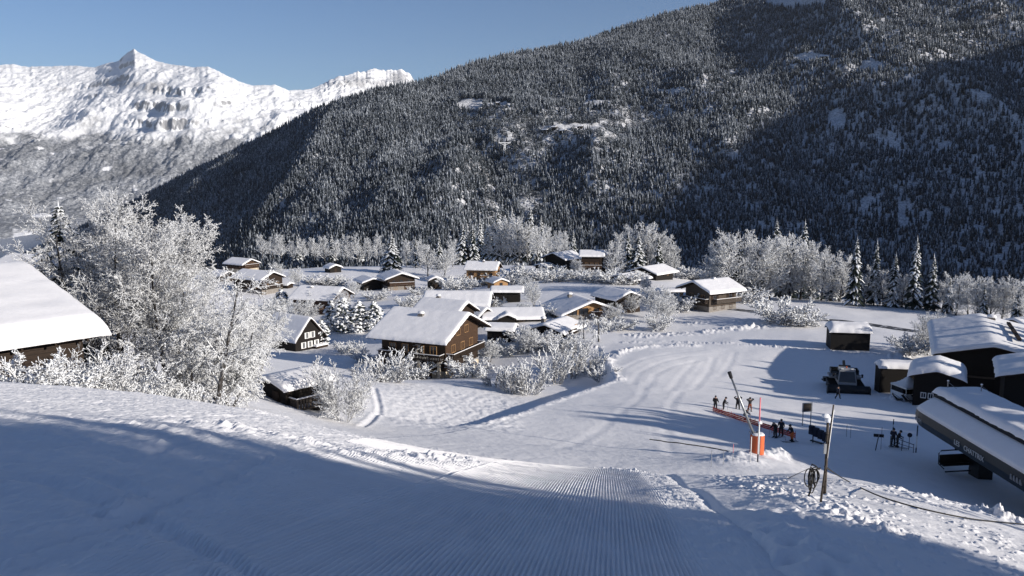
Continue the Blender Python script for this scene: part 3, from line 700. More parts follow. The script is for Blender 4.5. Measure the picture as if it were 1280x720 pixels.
def spruce_mesh(seed, h, slim=.2, snow=.75, name='spruce', dens=1.0):
    r = random.Random(seed); V = []; F = []; mi = []
    n = int(38*dens*(h/16)**.5)
    for k in range(n):
        f = k/n; z0 = h*(.07+.91*f); Rm = slim*h*(1-f)**.85*r.uniform(.85, 1.15)+.15
        nb = 7 if f < .7 else 5; a0 = r.random()*6.28
        for j in range(nb):
            a = a0+6.28*j/nb+r.uniform(-.25, .25); Rb = Rm*r.uniform(.7, 1.15); w = Rb*r.uniform(.15, .25)+.06
            ca, sa = math.cos(a), math.sin(a); lift = r.uniform(-.05, .12); dr = r.uniform(.4, .75)
            prof = [(0, .0, .35), (.4, lift*.4, .9), (.75, lift*.6-dr*.25, 1.0), (1.0, -dr*.62, .3)]
            pts = []
            for (s, dz, ww) in prof:
                x0, y0, zz_ = Rb*s*ca, Rb*s*sa, z0+Rb*dz
                pts.append((x0, y0, zz_, w*ww))
            b = len(V)     # needles: wide drooping strip with ragged lower edge
            for (x0, y0, z_, ww) in pts:
                V += [(x0-sa*ww, y0+ca*ww, z_-.35*ww-.1*r.random()), (x0, y0, z_), (x0+sa*ww, y0-ca*ww, z_-.35*ww-.1*r.random())]
            for i in range(3):
                q = b+3*i; F += [(q, q+1, q+4), (q, q+4, q+3), (q+1, q+2, q+5), (q+1, q+5, q+4)]; mi += [0]*4
            # hanging fringe
            for i in range(1, 4):
                x0, y0, z_, ww = pts[i]; hb = len(V); dh = Rb*.22*r.uniform(.6, 1.3)+.1
                V += [(x0-sa*ww*.8, y0+ca*ww*.8, z_-.3*ww), (x0+sa*ww*.8, y0-ca*ww*.8, z_-.3*ww), (x0*.93+r.uniform(-.1, .1), y0*.93+r.uniform(-.1, .1), z_-dh)]
                F.append((hb, hb+1, hb+2)); mi.append(0)
            if r.random() < snow:    # snow pad on top
                b = len(V); st = r.uniform(.0, .35); k0 = 1 if st > .2 else 0
                for i in range(k0, 4):
                    x0, y0, z_, ww = pts[i]; q = r.uniform(.6, .95); th_ = .03+.10*min(1, Rb)*r.uniform(.5, 1)
                    V += [(x0-sa*ww*q, y0+ca*ww*q, z_-.3*ww*q+.015), (x0, y0, z_+th_), (x0+sa*ww*q, y0-ca*ww*q, z_-.3*ww*q+.015)]
                x0, y0, z_, ww = pts[3]; V.append((x0*1.04, y0*1.04, z_-.08))
                m_ = 4-k0
                for i in range(m_-1):
                    q = b+3*i; F += [(q, q+1, q+4), (q, q+4, q+3), (q+1, q+2, q+5), (q+1, q+5, q+4)]; mi += [1]*4
                e = b+3*m_; q = b+3*(m_-1); F += [(q, q+1, e), (q+1, q+2, e)]; mi += [1]*2
    b = len(V); V += [(-.12, 0, h*.93), (.12, .05, h*.93), (0, -.1, h*.93), (0, 0, h*1.03)]; F += [(b, b+1, b+3), (b+1, b+2, b+3), (b+2, b, b+3)]; mi += [1]*3
    c = np_mesh(name+'_crown', np.array(V), np.array(F), [M['needles'], M['branchsnow']], mat_idx=np.array(mi))
    V, F = prisms([(np.array([0, 0, -.6]), np.array([0, 0, h*.5]), .02*h*.8, .012*h), (np.array([0, 0, h*.5]), np.array([0, 0, h*.97]), .012*h, .01)], 7)
    t = np_mesh(name+'_trunk', V, F, M['bark'], smooth=True); td, cd = t.data, c.data
    bpy.data.objects.remove(t); bpy.data.objects.remove(c)
    return [td], cd, h
def plant(name, md, loc, h, rz, label, cat='tree', group=None, wide=1.0, parts=('trunk', 'crown')):
    s = h/md[2]
    if not md[0]:
        root = bpy.data.objects.new(name, md[1]); COL.objects.link(root); root.location = loc; root.rotation_euler = (0, 0, rz); tag(root, label, cat, group)
    else: root = empty(name, loc, rz, label, cat, group)
    root.scale = (s*wide, s*wide, s)
    if md[0]:
        for nm, me in [('trunk', m_) for m_ in md[0]]+[('crown', md[1])]:
            o = bpy.data.objects.new(nm, me); COL.objects.link(o); o.parent = root
    return root

FARM = (M['frost_far'], M['frost_far'])
PF = dict(BASEP, rmin=.034)
DEC = [deciduous_mesh(100+i, 12, .22, dict(PF, kids=[18, 10, 7, 0], start=[.06, .15, .12, 0], len=[.5, .55, .5], up=[.05, .09, .04, 0]), 1, .1, .12, 'broadleaf', (M['bark'], M['frost_far']), 1.1) for i in range(6)]
ROUND = [deciduous_mesh(130+i, 9, .2, dict(PF, kids=[16, 10, 7, 0], start=[.12, .15, .15, 0], len=[.62, .5, .5]), 2, .3, .15, 'round_tree', (M['bark'], M['frost_far']), 1.0) for i in range(3)]
SPR = [spruce_mesh(200+i, 18, .155+.025*(i % 3), .6+.08*(i % 3)) for i in range(5)]
BU = dict(BASEP, max=2, seg=[5, 4, 3], kids=[9, 5, 0], start=[.12, .15, 0], up=[.0, .02, 0], rmin=.03, len=[.45, .5], ang=[(.35, .9), (.4, 1.0)], wig=.13)
BUSHM = [deciduous_mesh(300+i, 3.0, .09, BU, 13, .75, .5, 'shrub', (M['bark'], M['frost']), 1.25, True) for i in range(4)]
REED = [deciduous_mesh(330+i, 3.2, .07, dict(BU, kids=[6, 3, 0], ang=[(.2, .5), (.3, .7)]), 18, .5, .25, 'upright_shrub', (M['bark'], M['frost']), .8, True) for i in range(3)]
WP = dict(BASEP, max=3, seg=[6, 6, 7, 3], kids=[10, 9, 3, 0], start=[.3, .2, .3, 0], up=[.04, -.12, -.33, -.3], rmin=.035, len=[.5, .7, .35], ang=[(.6, 1.1), (.5, 1.0), (.3, .6)])
WILL = [deciduous_mesh(350+i, 5.5, .16, WP, 1, .1, .4, 'weeping_tree', (M['bark'], M['frost']), 1.6) for i in range(2)]
def cypress_mesh(seed):
    r = random.Random(seed); Ps, Ds, L, W_, Hh = [], [], [], [], []
    for k in range(260):
        z = r.random(); a = r.random()*6.28; q = .42*math.sin(min(1, .12+z*.95)*math.pi)**.7*(.55+.5*r.random())
        Ps.append((q*math.cos(a)*2.6, q*math.sin(a)*2.6, z*4.0+.1)); Ds.append((math.cos(a), math.sin(a), r.uniform(-.7, .5))); L.append(r.uniform(.2, .45)); W_.append(r.uniform(.1, .26)); Hh.append(r.uniform(.08, .22))
    V, F = clumps(Ps, Ds, L, W_, Hh); mi = np.repeat((np.random.default_rng(seed).random(260) < .72).astype(int), 10)
    c = np_mesh('x', V, F, [M['needles'], M['branchsnow']], mat_idx=mi); V, F = prisms([(np.array([0, 0, -.3]), np.array([0, 0, 2.0]), .1, .05)], 6)
    t = np_mesh('x', V, F, M['bark']); td, cd = t.data, c.data; bpy.data.objects.remove(t); bpy.data.objects.remove(c)
    return [td], cd, 4.2
CYP = [cypress_mesh(i) for i in (1, 2, 3)]
_tc = random.Random(77)
KIND = {'D': ('frosted_tree', DEC, 'tree'), 'O': ('frosted_tree', ROUND, 'tree'), 'S': ('spruce_tree', SPR, 'tree'), 'B': ('snowy_shrub', BUSHM, 'shrub'), 'E': ('snowy_shrub', REED, 'shrub'), 'W': ('weeping_tree', WILL, 'tree'), 'C': ('evergreen_shrub', CYP, 'shrub')}
def tree(kind, u, v, hpx, label, group=None, wide=1.0, Y=None, i=None):
    p = hit(u, v) if Y is None else None
    if p is None:
        x = ray(u, v)[0]*Y; p = np.array([x, Y, float(gz(x, Y))])
    name, lib, cat = KIND[kind]
    h = hpx*p[1]/FPX
    return plant(name, lib[i if i is not None else _tc.randrange(len(lib))], (p[0], p[1], p[2]-.05), h, _tc.random()*6.28, label, cat, group, wide*_tc.uniform(.92, 1.1))

# wood edges: rows of look-alikes, each row with its own description
def row(kind, pts, label, group, jitter=.12, wide=1.0):
    for (u, v, h) in pts: tree(kind, u, v, (1.18 if 600 < u < 850 else 1.0)*h*_tc.uniform(1-jitter, 1+jitter), label, group, wide)
row('D', [(328,322,28),(341,323,26),(352,322,30),(366,324,27),(380,323,29),(393,324,30),(406,325,34),(420,325,30),(434,326,34),(447,326,32),(460,327,36),(472,327,34)], 'frosted bare tree in the wood edge behind the small hut with white roof', 'frosted trees of the wood edge')
row('D', [(508,333,34),(520,334,36),(566,334,34)], 'frosted bare tree right behind the brown chalet beside the dark spruce', 'frosted trees of the wood edge')
row('D', [(618,326,44),(628,324,48),(638,325,44),(649,324,46),(659,325,40),(672,323,40),(684,322,34),(696,320,30),(706,319,26)], 'frosted bare tree in the tall grove between tan chalet and upper chalets', 'frosted trees of the wood edge')
row('D', [(776,336,40),(788,338,46),(808,338,48),(820,338,40),(830,339,40),(842,340,30)], 'frosted bare tree in the clump above the twin roofed chalet', 'frosted trees of the wood edge')
row('D', [(893,372,78),(904,373,88),(916,374,84),(928,372,90),(940,374,80),(951,373,76),(961,374,74),(975,373,72),(988,374,76),(1000,374,70),(1013,374,70),(1026,376,66),(1038,376,62),(1049,377,58)], 'frosted bare tree in the dense grove right of the two storey chalet', 'frosted trees of the grove', wide=1.15)
row('D', [(1080,380,50),(1104,382,46),(1127,384,50),(1178,390,50),(1194,395,62),(1210,394,54),(1222,398,54),(1238,400,56),(1252,402,58),(1266,404,56),(1282,408,60),(1300,412,60),(1322,416,62)], 'frosted bare tree in the wood edge above the big barn', 'frosted trees above the barn', wide=1.25)
row('S', [(600,328,54),(611,327,46),(622,326,58),(640,326,54),(663,327,54),(652,326,46),(676,325,42)], 'slim snowy spruce standing among the frosted grove behind tan chalet', 'spruces of the wood edge')
tree('S', 490, 341, 52, 'broad dark spruce loaded with snow behind the brown chalet', wide=1.5, i=2)
tree('S', 579, 331, 52, 'tall dark snowy spruce just left behind the tan chalet', wide=1.25)
tree('S', 591, 331, 50, 'tall snowy spruce directly above the tan chalet roof', wide=1.2)
tree('D', 535, 347, 44, 'wide frosted round tree left of the small dark hut', wide=1.2); tree('D', 556, 347, 38, 'frosted spreading tree above the small dark hut', wide=1.3)
tree('S', 797, 342, 54, 'tall white spruce in the clump above the twin roofed chalet', wide=1.3)
row('S', [(905,373,76),(922,373,80),(945,373,74),(983,373,80),(1018,374,72),(1040,376,66)], 'pointed snowy spruce mixed into the dense grove of frosted trees', 'spruces of the grove')
row('S', [(372,325,32),(415,326,36),(452,327,36),(520,334,40),(549,336,42),(716,322,34),(784,340,46),(822,341,42)], 'pointed snowy spruce standing among the frosted trees of the wood edge', 'spruces of the wood edge')
row('S', [(1185,392,54),(1228,400,50),(1270,406,50)], 'small snowy spruce among the frosted trees above the barn', 'spruces above the barn')
tree('S', 967, 372, 100, 'tallest snowy spruce sticking out of the dense grove'); tree('S', 1002, 372, 98, 'slender snowy spruce standing at the right side of the grove')
tree('S', 1067, 381, 87, 'slim snow laden spruce, first of the five by the road', wide=.8); tree('S', 1092, 381, 83, 'narrow dark spruce with a pointed snowy tip, second by the road', wide=.85)
tree('S', 1116, 383, 68, 'low dark spruce, third and shortest of the five by the road'); tree('S', 1141, 386, 92, 'tallest and broadest snow laden spruce by the road', wide=1.05); tree('S', 1163, 388, 72, 'snow laden spruce above the bare tree beside the barn', wide=1.1)
tree('D', 764, 345, 46, 'bushy frosted tree hiding the right half of the upper balcony chalet', wide=1.2)
# village trees and shrubs
tree('O', 668, 384, 35, 'small round frosted tree standing alone in the field above the tan gabled chalet')
tree('W', 749, 427, 36, 'white weeping tree right of the black fronted chalet', wide=1.25); tree('W', 730, 424, 30, 'smaller weeping tree tucked behind the black fronted chalet')
tree('O', 818, 397, 44, 'frosted spreading tree right of the dark gabled chalet', wide=1.2); tree('O', 833, 404, 40, 'frosted shrubby tree leaning over the snow bank', wide=1.1); tree('B', 846, 389, 24, 'snow rounded shrub at the left corner of the two storey chalet', wide=1.3)
tree('B', 858, 386, 20, 'low snowy shrub against the dark side of the two storey chalet', wide=1.4); tree('B', 824, 412, 22, 'clumpy snowy shrub on top of the road bank')
tree('O', 660, 441, 38, 'frosted garden tree in front of the black fronted chalet', wide=1.1); tree('B', 640, 442, 20, 'snowy garden shrub between garage and frosted garden tree', wide=1.5)
tree('E', 700, 442, 24, 'snowy shrub under the black fronted chalet', wide=1.6); tree('E', 722, 440, 20, 'low snowy shrub at the end of the garden hedge', wide=1.6)
for a in [(622, 484, 30, 1.6, 'snowy shrub at the left end of the thicket below the garden'), (640, 492, 38, 1.0, 'bent snowy shrub in the thicket on the meadow edge'), (661, 494, 46, .95, 'tall upright shrub in the front of the meadow thicket'), (694, 480, 50, .95, 'tallest frosted shrub of the thicket below the embankment'), (714, 473, 50, .9, 'upright frosted shrub beside the curve of the piste'), (736, 468, 36, 1.0, 'snow plastered shrub closest to the piste bend'), (752, 476, 22, 1.6, 'small shrub half buried in the piste berm')]:
    tree('E', a[0], a[1], a[2], a[4], 'shrubs of the meadow thicket', a[3])
tree('O', 537, 472, 52, 'bare frosted tree in front of the big chalet'); tree('E', 490, 478, 42, 'snowy shrub left below the big chalet', wide=1.2); tree('B', 515, 474, 26, 'snow covered shrub under the big chalet terrace', wide=1.5)
tree('B', 566, 468, 24, 'snow covered shrub below the chalet balcony', wide=1.4); tree('B', 585, 471, 26, 'dark snowy hedge shrub at the right corner of the big chalet', wide=1.5); tree('B', 478, 477, 22, 'low snowy shrub at the path beside the big chalet')
for a in [(402, 432, 34, 'snowy evergreen close to the gable of the A frame house'), (430, 416, 46, 'snow covered evergreen left of the pair in the garden hedge'), (449, 415, 40, 'snow covered evergreen in the middle of the garden hedge'), (468, 413, 38, 'rightmost snow covered evergreen of the garden hedge'), (414, 414, 40, 'snowy evergreen in front of the roof with red boards')]:
    tree('C', a[0], a[1], a[2], a[3], 'evergreens of the garden hedge', 1.15)
tree('O', 388, 392, 30, 'frosted small tree left of the roof with red boards'); tree('O', 430, 392, 32, 'frosted bushy tree right of the roof with red boards'); tree('C', 352, 388, 28, 'snowy evergreen below the long roofed chalet', wide=1.3); tree('O', 372, 358, 26, 'slim frosted tree right of the long roofed chalet')
tree('B', 511, 384, 16, 'knobbly snow capped shrub in the field left of the big roofs', wide=1.4); tree('B', 520, 382, 14, 'small dark shrub behind the knobbly one in the field')
tree('B', 404, 356, 14, 'snowy shrub covering the low white roof', wide=2); tree('B', 418, 357, 12, 'snowy shrub beside the low white roof', wide=2)
for a in [(655, 352, 18, 'snow rounded bush left of the field edge'), (672, 350, 20, 'snow rounded bush in the row above the field'), (690, 352, 18, 'snow rounded bush at the right end of the field row'), (728, 350, 14, 'low snow covered bush below the upper balcony chalet'), (746, 352, 16, 'white bush at the foot of the upper balcony chalet'), (775, 355, 18, 'white bush between upper balcony chalet and twin roofs'), (640, 356, 14, 'low white bush beside the tan annex'), (572, 362, 16, 'long low white bush beside the small dark hut'), (586, 358, 16, 'long low white bush beside the tan chalet')]:
    tree('B', a[0], a[1], a[2], a[3], 'snow rounded bushes of the village', 1.9)
row('B', [(868, 348, 14), (880, 350, 14), (852, 347, 12), (895, 352, 12)], 'low white bush on the shaded rise above the two storey chalet', 'low bushes of the rise', wide=2)
tree('B', 978, 404, 34, 'white frosted bush beside the road above the black hut', wide=1.2); tree('B', 1000, 406, 20, 'low drooping bush right beside the road bush', wide=1.8); tree('B', 900, 376, 18, 'low bush at the right side of the two storey chalet', wide=2.0); tree('B', 926, 378, 20, 'snowy bush at the foot of the dense grove', wide=1.8)
tree('O', 1158, 434, 58, 'bare frosted tree beside the big barn roof', wide=.8, Y=150); tree('B', 1140, 440, 22, 'snowy scrub below the bare tree by the barn', wide=1.5); tree('B', 1166, 436, 22, 'dark scrub at the foot of the bare tree by the barn', wide=1.2)
# large trees beside the left building
PN = dict(BASEP, rmin=.0125, kids=[16, 10, 7, 4, 0], max=4, seg=[9, 6, 4, 3, 2], start=[.16, .18, .15, .1, 0], up=[.04, .05, .02, -.02, -.05], len=[.48, .5, .5, .55], ang=[(.5, .95), (.5, .95), (.4, .9), (.4, .9)])
def big(seed, u, Y, h, rad, label, stems=1, wide=1.0, P=PN, clump=.3, name='frosted_tree', cs=.5, lean=.2):
    x = ray(u, 400)[0]*Y
    md = deciduous_mesh(seed, h, rad, P, stems, lean, clump, name, (M['bark'], M['frost']), cs)
    return plant(name, md, (x, Y, float(gz(x, Y))-.1), h, 0.0, label, 'tree', None, wide)
big(401, 150, 56, 14.0, .3, 'tall frosted many branched tree in the middle of the near clump', 3)
big(402, 205, 57, 13.6, .24, 'frosted tree with fine upright twigs at the right of the near clump', 3)
big(404, 112, 58, 13.8, .28, 'frosted tree behind the near corner of the deep snow roof', 2)
PD = dict(PN, up=[.03, -.03, -.1, -.12, -.1], kids=[14, 9, 7, 4, 0], start=[.25, .2, .15, .1, 0])
big(403, 263, 52, 10.6, .17, 'slender bare tree with a thin leader and arching snowy boughs', 1, P=dict(PD, kids=[14, 9, 6, 3, 0]), clump=.4)
big(405, 278, 60, 8.2, .2, 'low frosted tree above the wooden hut', 4, P=PD, lean=.5)
big(406, 235, 55, 6.6, .2, 'drooping snow laden tree at the foot of the near clump', 4, P=PD, lean=.55, clump=.4)
big(407, 318, 96, 9.0, .2, 'frosted tree between A frame house and wooden hut', 3, P=PD, lean=.45)
big(409, 262, 58, 5.0, .2, 'snow plastered low tree left of the wooden hut', 5, P=PD, lean=.7, clump=.7)
sp_near = spruce_mesh(455, 13.5, .24, .92, 'near_spruce', 1.5)
for u, Y, h, lab in ((84, 60, 12.2, 'snow laden spruce at the left edge of the near clump'),):
    x = ray(u, 400)[0]*Y; plant('spruce_tree', sp_near, (x, Y, float(gz(x, Y))), h, 1.0, lab, 'tree', None, 1.35)
RN = dict(BU, rmin=.012, kids=[9, 6, 0])
def near_shrub(seed, u, Y, h, label, stems=16, lean=.45, wide=1.0, P=RN):
    x = ray(u, 450)[0]*Y
    md = deciduous_mesh(seed, h, .05, P, stems, lean, .35, 'shrub', (M['bark'], M['frost']), .55, True)
    return plant('snowy_shrub', md, (x, Y, float(gz(x, Y))-.05), h, 0, label, 'shrub', 'shrubs by the deep snow roof', wide)
near_shrub(501, 118, 38, 3.4, 'tall thin stemmed shrub in front of the deep snow roof', 22, .35, 1.1)
near_shrub(502, 150, 40, 3.0, 'thin stemmed shrub right of the deep snow roof corner', 18, .5, 1.2)
near_shrub(509, 85, 36, 2.3, 'medium thin stemmed shrub against the brown wall', 16, .5, 1.2)
near_shrub(510, 35, 35, 1.7, 'snow loaded shrub hiding the foot of the brown wall', 14, .6, 1.4)
near_shrub(503, 60, 34, 1.7, 'short snowy shrub below the brown wall', 12, .6, 1.3)
near_shrub(504, 15, 32, 1.6, 'short snowy shrub at the left end of the brown wall', 10, .6, 1.2)
near_shrub(505, 190, 46, 2.2, 'snow heaped shrub at the edge of the piste', 14, .7, 1.2)
near_shrub(507, 240, 47, 2.0, 'snow heaped shrub under the slender bare tree', 14, .8, 1.3)

near_shrub(508, 428, 72, 6.2, 'large vase shaped frosted shrub beside the wooden hut', 17, .5, 1.0, dict(RN, max=3, seg=[6, 4, 3, 2], kids=[9, 6, 3, 0], start=[.12, .15, .1, 0], up=[.0, .03, .02, 0], len=[.42, .5, .5], ang=[(.3, .7), (.4, .9), (.4, .9)], rmin=.018))
# more snow-laden garden shrubs and small trees between the houses
for k_, u_, v_, h_, w_, lab in (('B', 452, 402, 16, 1.6, 'snowy shrub in the open field left of the largest chalet'), ('O', 612, 452, 28, 1.1, 'frosted small tree between largest chalet and the small garage'), ('B', 604, 442, 18, 1.6, 'snow mounded shrub behind the largest chalet balcony'), ('B', 612, 385, 14, 1.8, 'snow mounded shrub left of the black fronted garage'), ('O', 655, 398, 22, 1.2, 'frosted small tree over the low wide building'), ('B', 676, 395, 16, 1.6, 'snowy shrub at the left eave of the tan gabled chalet'), ('B', 686, 436, 20, 1.8, 'snow cushioned hedge before the black fronted chalet'), ('O', 765, 402, 26, 1.2, 'frosted shrubby tree before the tan gabled chalet'), ('O', 792, 392, 30, 1.2, 'frosted shrubby tree right behind the dark gabled chalet'), ('B', 805, 378, 18, 1.7, 'snow mounded shrub under the twin roofed chalets'), ('B', 770, 412, 16, 1.9, 'snow mounded shrub in front of the dark gabled chalet'), ('O', 655, 366, 22, 1.1, 'small frosted tree at the left of the round one in the field'), ('O', 350, 402, 34, 1.2, 'frosted tree behind the A frame house'), ('O', 330, 412, 40, 1.1, 'frosted tree left of the A frame house'), ('O', 442, 372, 22, 1.2, 'frosted small tree right of the chalet with reddish boards'), ('B', 470, 374, 12, 1.9, 'low white shrub in front of the brown chalet'), ('B', 525, 368, 10, 2.0, 'low white mound shrub left of the small black hut'), ('O', 345, 352, 26, 1.1, 'frosted small tree behind the long roofed dark chalet'), ('O', 260, 372, 40, 1.2, 'frosted tree below the dark shed'), ('O', 720, 344, 22, 1.2, 'frosted small tree between the two upper chalets'), ('B', 660, 428, 18, 1.7, 'snow mounded shrub right of the small garage'), ('O', 808, 368, 26, 1.1, 'frosted small tree right below the twin roofed chalets'), ('B', 436, 440, 14, 1.8, 'snow mounded shrub on the slope beside the A frame house'), ('B', 466, 452, 16, 1.8, 'snow mounded shrub left of the largest chalet'), ('O', 383, 408, 38, 1.2, 'frosted small tree before the left half of the reddish boarded chalet'), ('O', 424, 404, 34, 1.2, 'frosted small tree before the right corner of the reddish boarded chalet')):
    tree(k_, u_, v_, h_, lab, 'garden shrubs and small trees of the village', w_)
# forest outside the picture, up the slope to the right: it throws the shade over the piste
def shade(pts, label, group, wide=1.6):
    for (x, y, h) in pts:
        plant('spruce_tree', SPR[_tc.randrange(5)], (x, y, float(gz(x, y))-.1), h, _tc.random()*6.28, label, 'tree', group, wide)
# ------------------------------------------------------------------ chalets
def xf(mb, Mx):
    mb.v = [tuple(Mx @ Vector(p)) for p in mb.v]; return mb
def edge_coords(a, b, T, n):
    """grid coordinates, crowded towards both ends so that the snow can round off"""
    e = [0, .02*T, .08*T, .2*T, .4*T, .7*T, 1.1*T]
    mid = list(np.linspace(a+1.1*T, b-1.1*T, n))[1:-1] if b-a > 2.6*T else []
    if not mid: return np.linspace(a, b, 12)
    return np.array([a+q for q in e]+mid+[b-q for q in e[::-1]])
def snow_slab(x0, x1, y0, y1, zf, T, seed, name, parent, Mx, mat=None, round_=1.0, wave=.14):
    xs = edge_coords(x0, x1, T*round_, max(4, int((x1-x0)/.5))); ys = edge_coords(y0, y1, T*round_, max(6, int((y1-y0)/.4)))
    Xg, Yg = np.meshgrid(xs, ys)
    dx = np.minimum(Xg-x0, x1-Xg)/(T*round_); dy = np.minimum(Yg-y0, y1-Yg)/(T*round_)
    e = lambda d: np.sqrt(np.maximum(0, 1-(1-np.clip(d, 0, 1))**2))
    th = T*e(dx)*e(dy)*(1+.12*fbm(Xg*.5+seed, Yg*.5, 3, seed % 50)+.05*fbm(Xg*2.3, Yg*2.3, 2, seed % 40))
    bx = wave*fbm(Yg*1.2+seed, Xg*.1, 2, 3)*(1-np.clip(dx, 0, 1)); by = wave*fbm(Xg*1.2+seed*2, Yg*.1, 2, 5)*(1-np.clip(dy, 0, 1))
    Zg = zf(Yg)+th
    # sag over the edge
    Zg = Zg-.25*T*(1-np.clip(dy*1.0, 0, 1))**2-.08*T*(1-np.clip(dx, 0, 1))**2
    V = np.stack([Xg+bx*np.sign(Xg), Yg+by*np.sign(Yg), Zg], -1).reshape(-1, 3)
    n = len(V); F = grid_faces(len(ys), len(xs)); nx, ny = len(xs), len(ys)
    V2 = V.copy(); V2[:, 2] = zf(Yg).ravel()-.02-.25*T*((1-np.clip(dy, 0, 1))**2).ravel()
    V = np.concatenate([V, V2]); F = np.concatenate([F, F[:, ::-1]+n])
    V = np.array([tuple(Mx @ Vector(p)) for p in V])
    return np_mesh(name, V, F, mat or M['roofsnow'], parent, smooth=True)
def cap(mb, c, sx, sy, h, m=0):
    """small domed cushion of snow"""
    b = len(mb.v); x, y, z = c
    for (k, zz_) in ((1.0, 0), (1.06, .35*h), (.8, .8*h), (.35, h)):
        for (i, j) in ((-1, -.6), (-.6, -1), (.6, -1), (1, -.6), (1, .6), (.6, 1), (-.6, 1), (-1, .6)):
            mb.v.append((x+i*sx/2*k, y+j*sy/2*k, z+zz_))
    for r_ in range(3):
        for k in range(8): mb.f.append([b+r_*8+k, b+r_*8+(k+1) % 8, b+r_*8+8+(k+1) % 8, b+r_*8+8+k]); mb.m.append(m)
    mb.f.append([b+24+k for k in range(8)]); mb.m.append(m)
_hs = [0]
def block(root, L, W, H, pitch, wall, snow=.5, over=(1.0, .9), base=None, c=(0, 0, 0), yaw=0.0, chim=(), deep=2.5, prefix='', roofmat='wood_dark', snowcut=None):
    _hs[0] += 7; tp = math.tan(R(pitch)); Mx = Matrix.Translation(Vector(c)) @ Matrix.Rotation(R(yaw), 4, 'Z')
    hw, hl = W/2, L/2; zr = H+hw*tp
    b = MB()
    prof = [(-hw, -deep), (hw, -deep), (hw, H), (0, zr), (-hw, H)]
    b.add([(-hl, y, z) for y, z in prof]+[(hl, y, z) for y, z in prof], [(4, 3, 2, 1, 0), (5, 6, 7, 8, 9), (0, 1, 6, 5), (1, 2, 7, 6), (2, 3, 8, 7), (3, 4, 9, 8), (4, 0, 5, 9)])
    xf(b, Mx).build(prefix+'wall', M[wall], root)
    if base:
        q = MB(); q.box((0, 0, (base[0]-deep)/2), (L+.16, W+.16, base[0]+deep)); xf(q, Mx).build(prefix+'base', M[base[1]], root)
    ol, ow = over; ey = hw+ow; ez = H-ow*tp; t = .2
    r = MB(); xs = (-hl-ol, hl+ol)
    pr = [(-ey, ez+.03), (0, zr+.03), (ey, ez+.03), (ey, ez+.03+t), (0, zr+.03+t), (-ey, ez+.03+t)]
    r.add([(xs[0], y, z) for y, z in pr]+[(xs[1], y, z) for y, z in pr], [(0, 1, 4, 5), (1, 2, 3, 4), (11, 10, 7, 6), (10, 9, 8, 7), (0, 6, 7, 1), (1, 7, 8, 2), (2, 8, 9, 3), (3, 9, 10, 4), (4, 10, 11, 5), (5, 11, 6, 0)])
    # rafter tails and barge boards
    for s in (-1, 1):
        for k in range(max(3, int(L/1.4))):
            x = -hl+.1+(L-.2)*k/(max(3, int(L/1.4))-1); r.bar((x, s*(hw+.02), H-.12), (x, s*(ey-.08), ez-.10), .1, .16)
    roof = xf(r, Mx).build(prefix+'roof', M[roofmat], root)
    zf = lambda y: zr+.03+t-np.sqrt(y*y+.3**2)*tp+.3*tp*.6
    snow_slab(xs[0]-.1, xs[1]+.1, -ey-.12, ey+.12, zf, snow, _hs[0], 'roof_snow', roof, Mx)
    for (cx, cy, cw, ch) in chim:
        q = MB(); z0 = zr-abs(cy)*tp; q.box((cx, cy, z0+ch/2), (cw, cw*.8, ch+.6)); q.box((cx, cy, z0+ch/2+.3+.06+ch/2-.3), (cw+.2, cw*.8+.2, .1))
        o = xf(q, Mx).build('chimney', M['stone'], root)
        s = MB(); cap(s, (cx, cy, z0+ch+.42), cw+.2, cw+.1, .45); xf(s, Mx).build('snow_cap', M['roofsnow'], o, smooth=True)
    return dict(root=root, Mx=Mx, L=L, W=W, H=H, tp=tp)
def fpt(B, face, a, z, out=0.0):
    hl, hw = B['L']/2, B['W']/2
    return {'S': (a, -hw-out, z), 'N': (-a, hw+out, z), 'E': (hl+out, a, z), 'W': (-hl-out, -a, z)}[face]
def frot(face): return {'S': 0, 'N': math.pi, 'E': math.pi/2, 'W': -math.pi/2}[face]
def fbox(mb, B, face, a, z, out, w, d, h, m=0):
    mb.box(fpt(B, face, a, z, out), (w, d, h), m, rz=frot(face))
def window(B, face, a, z, w=1.1, h=1.2, frame='wood_tan', shut=None, name='window'):
    f = MB(); t = .09
    for (da, dz, ww, hh) in ((0, h/2, w+t, t), (0, -h/2, w+t, t), (-w/2, 0, t, h-t), (w/2, 0, t, h-t), (0, 0, .05, h-t)):
        fbox(f, B, face, a+da, z+dz, .06, ww, .12, hh)
    if shut:
        pass
    o = xf(f, B['Mx']).build(name, M[frame], B['root'])
    p = MB(); fbox(p, B, face, a, z, .022, w-.02, .03, h-.02); xf(p, B['Mx']).build('pane', M['glass'], o)
    if shut:
        for s in (-1, 1):
            q = MB(); fbox(q, B, face, a+s*(w*.78), z, .05, w*.46, .05, h+.08); xf(q, B['Mx']).build('shutter', M[shut], o)
def door(B, face, a, z, w=1.0, h=2.1, mat='wood_mid'):
    f = MB(); fbox(f, B, face, a, z+h/2, .05, w, .1, h); o = xf(f, B['Mx']).build('door', M[mat], B['root'])
    k = MB(); fbox(k, B, face, a+w*.36, z+1.0, .13, .05, .06, .16); xf(k, B['Mx']).build('handle', M['darkmetal'], o)
